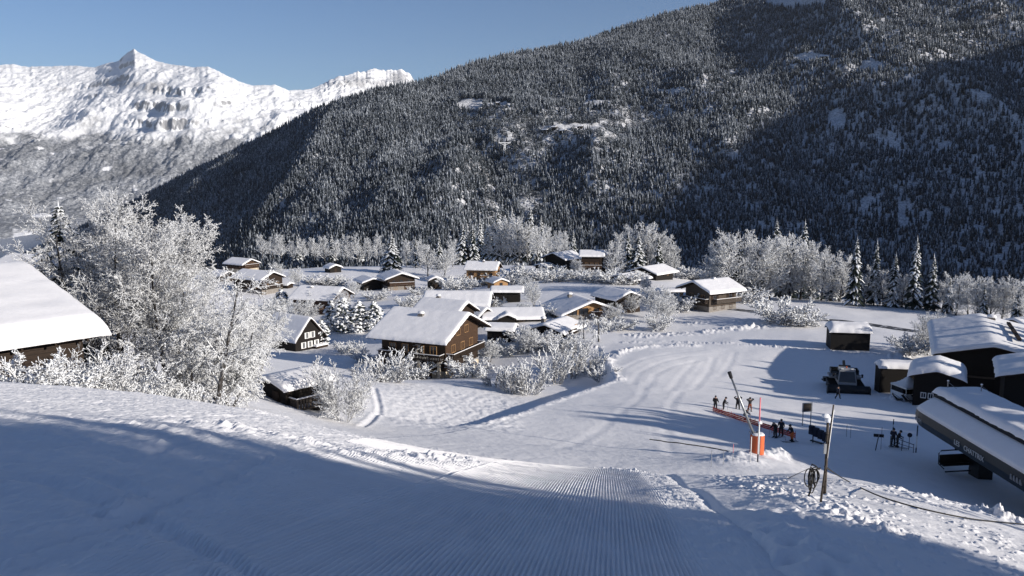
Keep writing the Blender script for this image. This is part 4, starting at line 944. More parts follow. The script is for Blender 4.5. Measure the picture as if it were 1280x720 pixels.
def balcony(B, face, a, z, w, d=1.3, mat='wood_dark', posts=True, snowy=True, wrap=()):
    q = MB(); fbox(q, B, face, a, z, d/2+.02, w, d, .16)
    n = max(4, int(w/.32))
    for k in range(n):     # upright boards
        x = a-w/2+.14+(w-.28)*k/(n-1); fbox(q, B, face, x, z+.52, d-.05, (w/n)*.7, .05, .8)
    for s in (-1, 1):
        for k in range(4): fbox(q, B, face, a+s*(w/2-.04), z+.52, .25+k*(d-.4)/3, .05, .18, .8)
        fbox(q, B, face, a+s*(w/2-.04), z+.98, d/2, .1, d, .08)
        if posts: fbox(q, B, face, a+s*(w/2-.1), z-1.3, d-.15, .16, .16, 2.5)
    fbox(q, B, face, a, z+.98, d-.05, w, .1, .08)
    o = xf(q, B['Mx']).build('balcony', M[mat], B['root'])
    if snowy:
        s = MB()
        fbox(s, B, face, a, z+1.07, d-.05, w+.02, .17, .11); fbox(s, B, face, a, z+.14, d*.5+.05, w-.25, d-.35, .12)
        for k in (-1, 1): fbox(s, B, face, a+k*(w/2-.04), z+1.07, d/2-.1, .15, d-.2, .10)
        xf(s, B['Mx']).build('railing_snow', M['roofsnow'], o, bevel=.04)
def house(name, label, u, vr, L, W, pitch, yaw, wall, v=None, Y=None, snow=.5, cat='chalet', group=None, xy=None, Hmin=1.2, zr_top=None, Hfix=None, **kw):
    """vr: pixel row of the top of the roof snow, from which the wall height follows"""
    if xy is not None: cx, cy = xy
    else:
        if Y is None:
            p = hit(u, v); dep = abs(L*math.sin(R(yaw)))/2+abs(W*math.cos(R(yaw)))/2; Y = p[1]+dep*.75
        cx, cy = ray(u, vr)[0]*Y, Y
    g = float(gz(cx, cy)); r_ = math.hypot(L, W)*.3
    g = min(g+.5, max(g, float(np.mean(gz(np.array([cx-r_*.6, cx+r_*.6, cx, cx]), np.array([cy, cy, cy-r_, cy+r_*.3]))))))
    top = ray(u, vr)[2]*cy if zr_top is None else zr_top
    H = top-g-W/2*math.tan(R(pitch))-snow*1.0-.2
    if H < Hmin: H = Hmin
    if Hfix: H = Hfix
    print('house %-28s Y=%.0f H=%.2f z=%.1f' % (label[:28], cy, H, g))
    root = empty(name, (cx, cy, g), R(yaw), label, cat, group)
    B = block(root, L, W, H, pitch, wall, snow, **kw); return B

# the big chalet in the middle
B = house('chalet', 'largest chalet with wide white roof, brown gable and snow edged balconies', 538, 386, 13.2, 13, 23, -24, 'wood_dark', Y=153, snow=.5, base=(2.2, 'plaster'), chim=((-.6, -2.4, .9, .8),), over=(1.6, 2.6))  # wall in a darker wood, shade under the eave put into its colour
zb_ = B['H']-4.3
for a in (-4.2, -1.6, 1.6, 4.2): window(B, 'S', a, zb_+1.5, 1.3, 1.5)
for a, z in ((-3.6, zb_+1.5), (0, zb_+1.4), (3.4, zb_+1.5), (-1.6, zb_+4.3), (1.6, zb_+4.3)): window(B, 'E', a, z, 1.4, 1.4, 'wood_tan')
q = MB(); hl_, hw_, tz = 6.6, 6.45, B['H']; q.add([(x, y, z) for x in (hl_+.005, hl_+.04) for y, z in ((-hw_, zb_), (hw_, zb_), (hw_, tz), (0, tz+hw_*B['tp']-.05), (-hw_, tz))], [(4, 3, 2, 1, 0), (5, 6, 7, 8, 9), (0, 1, 6, 5), (1, 2, 7, 6), (2, 3, 8, 7), (3, 4, 9, 8), (4, 0, 5, 9)]); q.build('lit_gable_boards', M['wood_mid'], B['root'])  # added panel of browner wood, sunlight on the gable put into the colour
for x in (-6.1, -2, 2, 6.1): MB().box((x, -7.9, zb_/2-.6), (.5, .4, zb_+1.0)).build('pillar', M['plaster'], B['root'])
window(B, 'S', -3.6, 1.2, 1.3, 1.1, 'white'); window(B, 'S', .6, 1.2, 1.6, 1.2, 'white'); door(B, 'S', 3.4, -.2)
balcony(B, 'S', 3.2, zb_, 6.4, 1.7, posts=False); balcony(B, 'E', 0, zb_, 12.6, 1.6, posts=False); balcony(B, 'S', -5.0, zb_, 2.8, 1.6, posts=False)
# roofs behind it
B = house('chalet', 'long plain snow roof right behind the largest chalet', 573, 363, 15.5, 11, 22, -4, 'wood_dark', Y=212, snow=.55); window(B, 'S', 4, 2, 1.2, 1.2); window(B, 'E', 0, 2, 1.2, 1.2)
B = house('chalet', 'snow roofed chalet with dark open gable, between largest chalet and long plain roof', 556, 373, 10, 8.5, 27, -28, 'wood_dark', Y=182, snow=.5, chim=((-2, .5, .8, .9),)); window(B, 'E', 0, 3.2, 1.6, 1.2); window(B, 'E', 0, 5.0, .9, .9)
B = house('hut', 'small hut with pointed snow gable at the right of the open gabled chalet', 597, 382, 5, 5, 32, -40, 'wood_dark', Y=190, snow=.4, cat='hut', over=(.5, .5)); window(B, 'E', 0, 2.2, .9, .9)
# right hand village group
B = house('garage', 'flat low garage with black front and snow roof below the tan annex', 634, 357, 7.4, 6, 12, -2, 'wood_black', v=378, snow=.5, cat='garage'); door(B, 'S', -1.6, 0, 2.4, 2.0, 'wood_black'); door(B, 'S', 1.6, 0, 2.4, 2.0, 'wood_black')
B = house('chalet', 'tall tan wooden chalet with small windows below the spruces', 604, 326, 11.5, 8.5, 27, -12, 'wood_tan', v=356, snow=.5, base=(1.6, 'plaster'), chim=((0.4, -.8, .7, .8),))
for a in (-3.8, -.6, 2.2, 4.2): window(B, 'S', a, 4.2, 1.1, 1.1, 'wood_mid', 'wood_mid' if a < -3 else None)
for a in (-3.0, 1.0): window(B, 'S', a, 1.5, 1.1, 1.1, 'wood_mid')
window(B, 'E', 0, 4.2, 1.1, 1.1, 'wood_mid'); balcony(B, 'S', 2.4, 2.8, 5.0, 1.0, 'wood_tan', False)
B = house('annex', 'small tan gabled annex at the right foot of the tall tan chalet', 622, 346, 6, 5.2, 22, -65, 'wood_tan', Y=292, snow=.45, cat='annex', over=(.5, .6)); window(B, 'E', 0, 1.4, 1.0, 1.0, 'wood_mid')
B = house('chalet', 'dark brown chalet with wide gable and balcony beside the broad dark spruce', 497, 338, 10.5, 10, 19, -68, 'wood_dark', v=363, snow=.45, base=(1.8, 'stone'), over=(1.2, 1.4))
for a in (-2.8, 0, 2.8): window(B, 'E', a, 3.6, 1.1, 1.1, 'wood_mid')
window(B, 'E', -2.2, 1.2); door(B, 'E', 1.5, 0); balcony(B, 'E', 0, 2.3, 9.0, 1.1, 'wood_mid')
B = house('shed', 'low dark shed with blue shaded roof attached left of the brown chalet', 461, 345, 9, 7, 18, -62, 'wood_black', v=363, snow=.45, cat='shed'); door(B, 'E', 0, 0, 2.2, 2.0, 'wood_black')
B = house('hut', 'small black hut with thick white roof standing between brown and tan chalets', 543, 344, 4.6, 4.4, 22, -72, 'wood_black', v=361, snow=.5, cat='hut', over=(.6, .7)); door(B, 'E', 0, 0, 1.2, 1.9, 'wood_dark')
B = house('hut', 'tiny dark hut with white gable roof against the far wood edge', 416, 329, 5.6, 5, 22, -55, 'wood_black', v=341, snow=.6, cat='hut', over=(.6, .7)); door(B, 'E', 0, 0, 1.2, 1.9, 'wood_dark')
B = house('shed', 'low snow buried shed half hidden by white bushes', 396, 345, 7, 5, 18, -45, 'wood_dark', v=355, snow=.6, cat='shed'); window(B, 'E', 0, 1.0, 1, .8)
B = house('chalet', 'brown chalet with stacked balconies furthest left above the village', 302, 322, 11, 8.5, 22, -32, 'wood_mid', v=342, snow=.5, base=(2.2, 'plaster')); balcony(B, 'E', 0, 3.2, 8, 1.1, 'wood_mid'); balcony(B, 'S', 0, 3.2, 9, 1.0, 'wood_dark', False)
for a in (-2, 2): window(B, 'E', a, 4.3)
B = house('shed', 'dark shed with snowy roof behind the slender bare tree', 277, 337, 8, 6, 24, -40, 'wood_dark', v=352, snow=.5, cat='shed'); window(B, 'E', 0, 1.2)
B = house('chalet', 'long roofed dark chalet below the chalet with stacked balconies', 322, 337, 14, 10, 22, -30, 'wood_dark', v=368, snow=.5, base=(1.6, 'stone'))
for a in (-4, 0, 4): window(B, 'S', a, 2.8)
for a in (-2.5, 2.5): window(B, 'E', a, 3.0)
balcony(B, 'E', 0, 2.0, 8.4, 1.1, 'wood_dark')
B = house('carport', 'little white roofed carport right of the long roofed dark chalet', 357, 352, 4, 3.5, 15, -20, 'wood_dark', v=361, snow=.5, cat='carport', over=(.4, .4)); door(B, 'S', 0, 0, 2.4, 1.8, 'wood_black')
B = house('chalet', 'snow roofed chalet showing reddish boards under its eave', 402, 357, 12.5, 12, 22, -16, 'wood_red', Y=245, snow=.5, chim=((-2.6, -1.4, .8, .5),))
for a in (-1, 3): window(B, 'S', a, 2.2, 1.2, 1.1)
window(B, 'E', -1, 2.4); window(B, 'E', 2, 2.4)
B = house('chalet', 'dark A frame house with white shuttered windows', 366, 392, 11, 8.4, 47, -35, 'wood_black', Y=189, snow=.4, over=(.6, .5), Hmin=.6)
for a, z in ((-1.9, 1.3), (0, 1.3), (1.9, 1.3), (-.8, 3.4), (.8, 3.4)): window(B, 'E', a, z, .7, 1.3, 'white', 'white')
q = MB(); q.box((5.9, 2.6, .3), (1.6, 3.4, .7)); o = q.build('woodstack', M['wood_dark'], B['root']); snow_slab(5.0, 6.8, .8, 4.4, lambda y: .68+0*y, .35, 5, 'stack_snow', o, Matrix.Identity(4))
B = house('hut', 'weathered wooden hut with a thick snow cap and railed porch at the piste edge', 363, 471, 4.6, 3.8, 13, 48, 'wood_black', xy=(-20.3, 76), snow=.5, cat='hut', over=(.5, .5), zr_top=ray(363, 470)[2]*76+.6)
balcony(B, 'S', 0, .35, 4.0, 1.2, 'wood_grey', False); door(B, 'W', .3, 0, 1.0, 1.8, 'wood_dark'); window(B, 'S', .9, 1.6, .9, .8, 'wood_grey')
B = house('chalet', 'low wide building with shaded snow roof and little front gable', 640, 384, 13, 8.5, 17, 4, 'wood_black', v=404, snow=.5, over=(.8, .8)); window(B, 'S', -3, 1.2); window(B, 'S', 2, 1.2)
block(B['root'], 5, 3.4, B['H']+.2, 24, 'wood_black', .4, (.4, .4), c=(-1.5, -3.2, 0), yaw=90, prefix='dormer_')
B = house('garage', 'small garage with a shade line across its white roof below the low wide building', 627, 403, 5.4, 4.6, 14, -8, 'wood_black', v=428, snow=.5, cat='garage', over=(.5, .6)); door(B, 'S', 0, 0, 2.6, 2.0, 'wood_dark')
B = house('chalet', 'tan gabled chalet with wide low roof and chimney in the village centre', 725, 370, 12, 13.6, 20, -70, 'wood_tan', Y=199, snow=.45, over=(1.4, 1.4), chim=((-2.5, -1.6, 1.0, 1.0),), base=(1.3, 'stone'))
for a in (-4.6, -1.8): window(B, 'E', a, 1.9, 2.2, 1.7, 'wood_mid')
for a in (1.6, 4.4): window(B, 'E', a, 1.9, 1.3, 1.3, 'wood_mid')
window(B, 'E', 0, 4.2, 1.6, .9, 'wood_mid'); balcony(B, 'E', 3, .9, 6, 1.0, 'wood_mid', False)
B = house('chalet', 'black fronted chalet with lit white roof beside the weeping tree', 695, 399, 9, 7.6, 18, 60, 'wood_black', Y=176, snow=.45, over=(.9, .9), chim=((-1.6, 2.2, .9, 1.2),)); window(B, 'S', 2, 1.6, 1.2, 1.0); door(B, 'W', 0, 0, 2.2, 2.0, 'wood_black'); balcony(B, 'S', -1.5, .7, 4, 1.0, 'wood_dark', False)
B = house('chalet', 'dark gabled chalet with two small windows right of the tan gabled chalet', 772, 360, 9, 7.4, 22, -60, 'wood_dark', v=392, snow=.42, over=(.9, .8))
for a in (-1.6, 1.4): window(B, 'E', a, 2.6, 1.0, .9)
window(B, 'S', -1, 2.2)
B = house('chalet', 'upper chalet with dark gable and sunlit right roof slope at the grove', 703, 314, 10, 10.5, 20, 48, 'wood_black', v=339, snow=.4, over=(1.6, 1.6))
for a in (-2, 2): window(B, 'W', a, 2.4)
B = house('shed', 'low shed with shaded roof at the left foot of the upper gabled chalet', 682, 328, 6, 6, 18, 45, 'wood_black', v=341, snow=.4, cat='shed', over=(.6, .6)); door(B, 'W', 0, 0, 2, 1.8, 'wood_black')
B = house('chalet', 'upper chalet with balcony lines and square white roof', 740, 312, 8, 8, 20, -6, 'wood_dark', v=342, snow=.5, base=(2.0, 'stone')); balcony(B, 'S', 0, 2.6, 7.8, 1.1, 'wood_mid', False)
for a in (-2, 0, 2): window(B, 'S', a, 3.8)
block(B['root'], 5, 5.5, B['H']-.6, 26, 'wood_dark', .4, (.5, .5), c=(6.0, 1.5, 0), yaw=-70, prefix='wing_')
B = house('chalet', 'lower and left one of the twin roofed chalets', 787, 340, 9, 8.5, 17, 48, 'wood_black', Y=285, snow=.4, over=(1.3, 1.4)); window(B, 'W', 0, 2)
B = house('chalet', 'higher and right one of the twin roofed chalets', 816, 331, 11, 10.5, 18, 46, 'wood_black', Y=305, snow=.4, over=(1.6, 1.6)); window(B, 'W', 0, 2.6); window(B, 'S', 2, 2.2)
B = house('shed', 'low flat shed with snow slab between twin roofs and two storey chalet', 838, 360, 6.5, 4, 6, 6, 'wood_black', v=373, snow=.5, cat='shed', over=(.4, .4)); door(B, 'S', 0, 0, 2, 1.5, 'wood_black')
B = house('chalet', 'two storey weathered chalet with sunlit roof standing alone at the right', 889, 348, 9.2, 8.6, 20, 31, 'wood_grey', v=389, snow=.5, base=(1.4, 'stone'), over=(1.7, 2.0), chim=((.5, -.6, .6, .4),))
for a in (-2.8, 2.6): window(B, 'S', a, 3.6, 1.3, 1.2, 'wood_mid', 'wood_dark')
for a in (-2.8, 0, 2.8): window(B, 'S', a, 1.1, 1.0, 1.0, 'wood_mid')
balcony(B, 'S', 1.0, 2.35, 8.6, 1.3, 'wood_grey', False); balcony(B, 'W', 0, 2.35, 8.2, 1.2, 'wood_dark', False)
for a in (-2, 2): window(B, 'W', a, 3.6)
B = house('hut', 'black boarded hut with very thick snow roof beside the cleared road', 1061, 402, 7.0, 4.4, 12, -10, 'board_black', v=437, snow=.95, cat='hut', over=(.35, .35)); door(B, 'E', 0, 0, 1.2, 1.9, 'wood_black')
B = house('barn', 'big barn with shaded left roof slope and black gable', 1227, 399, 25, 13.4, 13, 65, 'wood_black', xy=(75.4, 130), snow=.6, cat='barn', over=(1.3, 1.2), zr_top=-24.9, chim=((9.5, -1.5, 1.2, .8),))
q = MB(); fbox(q, B, 'W', -3, 3.0, .12, 7, .18, .25); xf(q, B['Mx']).build('beam', M['wood_grey'], B['root']); door(B, 'W', 2.5, 0, 4, 3.0, 'wood_black')
for a in (-4, 4): window(B, 'W', a, 4.0, 1.4, .8, 'wood_dark')
q = MB(); q.bar((-9, -3.6, B['H']+2.2), (6, -3.6, B['H']+2.2), .5, .3); xf(q, B['Mx']).build('snow_guard', M['wood_dark'], B['root'])
B = house('cabin', 'small black cabin with rolled snow roof between tent and big barn', 1173, 450, 6.6, 5.6, 16, 62, 'wood_black', Y=113, snow=.75, cat='cabin', over=(.7, .7))
for a in (-1.5, -.6): window(B, 'W', a, 1.8, .6, .7, 'white')
door(B, 'W', .9, 0, 1.1, 2.0, 'wood_dark')
B = house('container', 'flat snow topped container behind the party tent', 1122, 451, 5.4, 2.6, 2, -8, 'wood_black', Y=121, snow=.7, cat='container', over=(.1, .1)); door(B, 'S', 1, 0, 1, 1.9, 'wood_black')
B = house('building', 'dark building with shaded snow roof cut off by the right edge', 1306, 447, 9, 9, 15, 62, 'wood_black', Y=106, snow=.5, cat='building', over=(1.0, 1.0)); door(B, 'W', 0, 0, 2, 2.4, 'wood_black')
B = house('chalet', 'distant white roof peeping out at the right edge above the barn', 1287, 412, 9, 8, 18, 20, 'wood_dark', Y=186, snow=.5); window(B, 'W', 0, 2)
B = house('long_building', 'brown building under a deep rounded snow roof at the near left', 60, 326, 19, 17.2, 13.8, 50, 'wood_dark', xy=(-35.3, 41.2), snow=.75, cat='building', over=(.9, 1.0), zr_top=-5.4)
window(B, 'S', -2, 1.2, 1.2, 1.0, 'wood_mid')
B = house('hut', 'little snow roofed hut peeping over the deep snow roof', 38, 317, 4, 4, 22, -20, 'wood_dark', Y=84, snow=.5, cat='hut'); window(B, 'S', 0, 2)
# hamlet high on the wooded mountain
for i, (u, v, yaw, L, lab) in enumerate(((681, 166, -40, 14, 'leftmost chalet of the mountain hamlet, biggest white roof'), (692, 162, -30, 10, 'mountain hamlet chalet second from the left, set a little higher'), (703, 166, -35, 11, 'middle chalet of the mountain hamlet'), (716, 163, 10, 9, 'mountain hamlet chalet second from the right'), (724, 161, -20, 9, 'rightmost chalet of the mountain hamlet beside the snow field'), (1019, 73, -20, 18, 'long low farm building on the bright clearing high on the mountain'), (1045, 69, 20, 12, 'small dark farmhouse right of the bright mountain clearing'), (566, 125, -10, 12, 'lone farmhouse left of the ski clearing on the mountain ridge'), (622, 131, -10, 10, 'lone chalet on the narrow mountain clearing'), (602, 138, 10, 10, 'lone chalet below the narrow mountain clearing'))):
    x, y, z = hill_pix(u, v); root = empty('mountain_chalet', (x, y, z), R(yaw), lab, 'chalet', 'chalets on the wooded mountain')
    B = block(root, L, 9, 4.5, 22, 'wood_black', .7, deep=6); window(B, 'S', 0, 2)
# ------------------------------------------------------------------ road, cables
def strip(name, px, width, mat, lift=.05, ymin=45, side=0.0):
    P = poly(px, ymin); d = np.hypot(*np.diff(P, axis=0).T); s = np.concatenate([[0], np.cumsum(d)])
    q = np.arange(0, s[-1], 1.0); xx = np.interp(q, s, P[:, 0]); yy = np.interp(q, s, P[:, 1])
    tx, ty = np.gradient(xx), np.gradient(yy); L = np.hypot(tx, ty); nx_, ny_ = -ty/L, tx/L
    o = np.linspace(-width/2, width/2, 6)[None]+side
    Xs = xx[:, None]+nx_[:, None]*o; Ys = yy[:, None]+ny_[:, None]*o; Zs = gz(Xs, Ys)+micro(Xs, Ys)+lift
    return tag(np_mesh(name, np.stack([Xs, Ys, Zs], -1).reshape(-1, 3), grid_faces(len(q), 6), mat, smooth=True), kind='structure')
m, t, b = newmat('wet_asphalt_with_snow'); p_ = pos(t); n1 = noise_node(t, .9, 4, p_, .6)
t.links.new(ramp(t, n1.outputs[0], [(.52, (.035, .036, .04)), (.62, (.5, .5, .52)), (.75, (.8, .8, .82))]).outputs[0], b.inputs['Base Color']); b.inputs['Roughness'].default_value = .6
strip('access_road', [(905, 386), (935, 389), (968, 393), (1000, 397), (1040, 401), (1090, 406), (1150, 414)], 3.2, m, .1)
M['rope'] = m_plain('dark_rope', (.03, .028, .026), .8); M['ropelight'] = m_plain('pale_rope', (.2, .18, .15), .8)
M['orange'] = m_plain('orange_padding', (.58, .12, .04), .6, var=.12); M['pink'] = m_plain('pink_paint', (.75, .22, .24), .5, var=.05)
M['netred'] = m_plain('red_net', (.55, .07, .04), .7, var=.35, scale=14); M['black'] = m_plain('black_cloth', (.012, .012, .015), .7); M['navy'] = m_plain('navy_cloth', (.018, .022, .04), .7)
M['rust'] = m_plain('rust_cloth', (.16, .04, .018), .7); M['orangecloth'] = m_plain('orange_cloth', (.5, .12, .03), .7); M['skin'] = m_plain('skin', (.45, .27, .2), .6, var=.08)
M['tentcloth'] = m_plain('white_tent_cloth', (.78, .78, .78), .6, var=.04); M['greypaint'] = m_plain('grey_paint', (.3, .31, .32), .4, var=.1); M['whitehelm'] = m_plain('white_helmet', (.8, .8, .8), .3, var=.03)
M['bluegrey'] = m_plain('dark_blue_grey_panel', (.012, .02, .027), .4, var=.15, scale=.6); M['lettering'] = m_plain('pale_lettering', (.5, .52, .52), .5, var=.02); M['redpaint'] = m_plain('red_paint', (.4, .03, .03), .4)
M['rock'] = m_plain('boards', (.09, .08, .07), .8)
def G(u, v, ymin=45): return Vector(hit(u, v, ymin))
def single(mb, name, mats, label, cat, group=None, smooth=False, loc=None):
    if loc is not None:
        mb.v = [tuple(Vector(p)-Vector(loc)) for p in mb.v]
    o = mb.build(name, mats, None, smooth)
    if loc is not None: o.location = loc
    return tag(o, label, cat, group)
def V3(u, v, Y): return Vector(at(u, v, Y))

# snow lance with orange padding
p = G(946, 567, 52); root = empty('snow_lance', p, 0, 'leaning snow making lance rising from an orange padded foot', 'snow lance')
def pad(ang0, ang1, mat, nm, r0=.42, r1=.56):
    mb = MB(); n = 8
    for k in range(n+1):
        a = R(ang0+(ang1-ang0)*k/n)
        for z in (-.3, 1.62):
            for r_ in (r0, r1): mb.v.append((r_*math.cos(a), r_*math.sin(a), z))
    for k in range(n):
        b0 = 4*k; b1 = b0+4
        for f in ((b0+1, b1+1, b1+3, b0+3), (b0, b0+2, b1+2, b1), (b0+2, b0+3, b1+3, b1+2)): mb.f.append(list(f)); mb.m.append(0)
    for b0 in (0, 4*n): mb.f.append([b0, b0+1, b0+3, b0+2]); mb.m.append(0)
    return mb.build(nm, mat, root, bevel=.02)
pad(170, 262, M['orange'], 'padding'); pad(278, 375, M['orange'], 'padding'); pad(20, 165, M['orange'], 'padding'); pad(263, 277, M['greypaint'], 'seam_strip', .40, .54)
tip = V3(914, 472, p.y)-p
MB().tube([(0, 0, -.5), (0, 0, 1.9)], .14, 10).build('post', M['metal'], root, True)
MB().tube([(0, 0, .9), tip*.5+Vector((0, 0, .45)), tip], [.13, .10, .075], 10).build('lance_pipe', M['metal'], root, True)
h = MB(); dv = tip.normalized(); h.tube([tip-dv*.05, tip+dv*.5], [.13, .16], 10); h.build('nozzle_head', M['black'], root)
MB().tube([(0, .05, .3), tip*.28+Vector((0, .05, .1))], .04, 6).build('strut', M['metal'], root)
cap_ = MB(); cap(cap_, (0, 0, 1.63), .95, .95, .14); cap_.build('snow_cap', M['roofsnow'], root, True)

def marker(u, vb, vt_, label, bands, r=.045, ymin=52, group=None, lean=0.0, nm='marker_pole'):
    p = G(u, vb, ymin); top = V3(u, vt_, p.y).z-p.z; root = empty(nm, p, 0, label, 'pole', group)
    for (f0, f1, mat) in bands:
        MB().tube([(lean*f0, 0, -.4 if f0 == 0 else top*f0), (lean*f1, 0, top*f1)], r, 8).build('pole_section', M[mat], root, True)
    return root, top
r_, tp_ = marker(947, 578, 497, 'tall piste marker pole with pink top and white shaft beside the orange padding', [(0, .13, 'navy'), (.13, .62, 'white'), (.62, 1, 'pink')], .055)
s = MB(); cap(s, (.05, 0, tp_*.6), .28, .22, .2); s.build('snow_cap', M['roofsnow'], r_, True)
marker(938, 578, 546, 'short white stick left of the orange padding', [(0, 1, 'white')], .035); marker(916, 577, 555, 'thin reddish stick in the snow left of the orange padding', [(0, .5, 'greypaint'), (.5, 1, 'pink')], .02)
marker(889, 584, 563, 'leftmost thin grey stick on the mound below the orange net', [(0, 1, 'greypaint')], .018); marker(904, 582, 562, 'second thin grey stick on the mound below the orange net', [(0, 1, 'greypaint')], .018)
# orange net
A = G(891, 516); Bq = G(938, 531); Cc = G(994, 549)
root = empty('safety_net', A, 0, 'long low orange red safety net in front of the waiting skiers', 'net')
mb = MB(); pts = [A, A.lerp(Bq, .5), Bq, Bq.lerp(Cc, .5), Cc]
for i in range(4):
    a, c = pts[i]-A, pts[i+1]-A; n = 12
    for k in range(n):
        q0, q1 = a.lerp(c, k/n), a.lerp(c, (k+1)/n); w0, w1 = .05*math.sin(k*1.3), .05*math.sin((k+1)*1.3)
        for j in range(3):
            z0, z1 = .12+.2*j, .12+.2*j+.17
            mb.add([q0+Vector((0, w0, z0)), q1+Vector((0, w1, z0)), q1+Vector((0, w1, z1)), q0+Vector((0, w0, z1)), q0+Vector((0, w0+.015, z0)), q1+Vector((0, w1+.015, z0)), q1+Vector((0, w1+.015, z1)), q0+Vector((0, w0+.015, z1))], [(0, 1, 2, 3), (7, 6, 5, 4), (0, 3, 7, 4), (1, 5, 6, 2), (3, 2, 6, 7), (0, 4, 5, 1)])
        if k % 2 == 0: mb.bar(q0+Vector((0, w0, .1)), q0+Vector((0, w0, .72)), .05, .03)
mb.build('net', M['netred'], root)
for i, q in enumerate(pts+[A.lerp(Bq, .25), Bq.lerp(Cc, .25)]): MB().tube([q-A-Vector((0, 0, .3)), q-A+Vector((0, 0, .9))], .025, 6).build('net_post', M['redpaint'], root, True)
# cables lying on the snow
def ground_rope(px, r, label, nm='cable', ymin=45, lift=.04, cat='cable'):
    P = [Vector(hit(u, v, ymin)) for u, v in px]; out = []
    for i in range(len(P)-1):
        for k in range(8):
            q = P[i].lerp(P[i+1], k/8); out.append(Vector((q.x, q.y, float(gz(q.x, q.y)+micro(np.array(q.x), np.array(q.y)))+lift)))
    mb = MB().tube(out, r, 6); single(mb, nm, M['rope'], label, cat, smooth=True)
ground_rope([(812, 548), (850, 553), (890, 559), (930, 564)], .05, 'dark cable lying across the lower piste to the orange padding')
# leaning pole with coiled rope
YP = float(hit0(1026, 627, 4.0, 60)[1]); KP = YP/32; print('pole Y', YP)
b0 = V3(1026, 627, YP); root = empty('leaning_pole', b0, 0, 'thin leaning wooden pole holding a coiled rope on the snow ridge', 'pole')
tp_ = V3(1042, 506, YP*1.01)-b0
MB().tube([-tp_*.08, tp_*.5, tp_], [.038*KP*1.3, .03*KP*1.3, .025*KP*1.3], 8).build('shaft', M['wood_grey'], root, True)
sn = MB(); sn.tube([tp_*.45+Vector((.035*KP, 0, 0)), tp_*.95+Vector((.03*KP, 0, 0))], [.02*KP, .025*KP], 6); sn.build('frost', M['branchsnow'], root, True)
b1 = Vector(hit0(1031, 616, 4.0, 60)); YQ = b1.y; root = empty('post', b1, 0, 'thick grey post with a white snow blob on its top beside the leaning pole', 'post')
tq = V3(1035, 526, YQ)-b1
MB().tube([(0, 0, -.3), tq*.6, tq], [.075*KP, .07*KP, .065*KP], 10).build('shaft', M['wood_grey'], root, True)
mb = MB(); cap(mb, tuple(tq+Vector((.02*KP, 0, -.06*KP))), .28*KP, .26*KP, .26*KP); cap(mb, tuple(tq+Vector((-.1*KP, .02, .16*KP))), .34*KP, .26*KP, .18*KP); mb.build('snow_cap', M['branchsnow'], root, True)
MB().box(tuple(tq*.62+Vector((-.1*KP, -.05*KP, 0))), (.12*KP, .1*KP, .5*KP)).build('box', M['greypaint'], root)
mb = MB(); c0 = V3(1016, 590, YP*.985); rnd = random.Random(3)
for k in range(7):
    a, e = rnd.uniform(.05, .2), rnd.uniform(.12, .5); ox = rnd.uniform(-.18, .18); pts = []
    for j in range(17):
        t_ = 2*math.pi*j/16; pts.append(c0+KP*Vector((ox+a*math.sin(t_)*(1.2), .04*math.sin(k+t_), .12-e+e*math.cos(t_))))
    mb.tube(pts, .024*KP, 5, caps=False)
mb.tube([c0+KP*Vector(q) for q in ((.3, 0, .16), (.05, 0, .1), (-.1, 0, .2), (-.05, 0, .32), (.1, 0, .25), (.25, 0, .1))], .03*KP, 6)
mb.tube([c0+KP*Vector(q) for q in ((0, 0, -.2), (-.05, 0, -.75), (-.12, 0, -1.0))], .035*KP, 6)
single(mb, 'coiled_rope', M['rope'], 'coil of dark rope hanging on the leaning pole', 'rope', smooth=True, loc=tuple(c0))
def sag_rope(px, r, label, nm='rope'):
    P = [V3(u_, v_, min(float(hit0(u_, v_, 4.0, 60)[1])*.96, 23.0)) for u_, v_, _ in px]; P[0] = V3(px[0][0], px[0][1], YP); out = []
    for i in range(len(P)-1):
        for k in range(6):
            t_ = k/6; p0 = P[max(i-1, 0)]; p1 = P[i]; p2 = P[i+1]; p3 = P[min(i+2, len(P)-1)]
            out.append(.5*((2*p1)+(p2-p0)*t_+(2*p0-5*p1+4*p2-p3)*t_*t_+(3*p1-p0-3*p2+p3)*t_**3))
    out.append(P[-1]); single(MB().tube(out, r, 6), nm, M['rope'], label, 'rope', smooth=True)
sag_rope([(1031, 583, 32), (1052, 597, 31.8), (1085, 614, 31.5), (1120, 627, 31), (1170, 640, 30.6), (1225, 650, 30), (1290, 656, 29.6)], .013, 'long dark rope sagging from the leaning pole towards the lift station')
sag_rope([(1020, 584, 31.9), (1008, 587, 33), (985, 598, 35)], .008, 'short slack rope leading left from the coil')
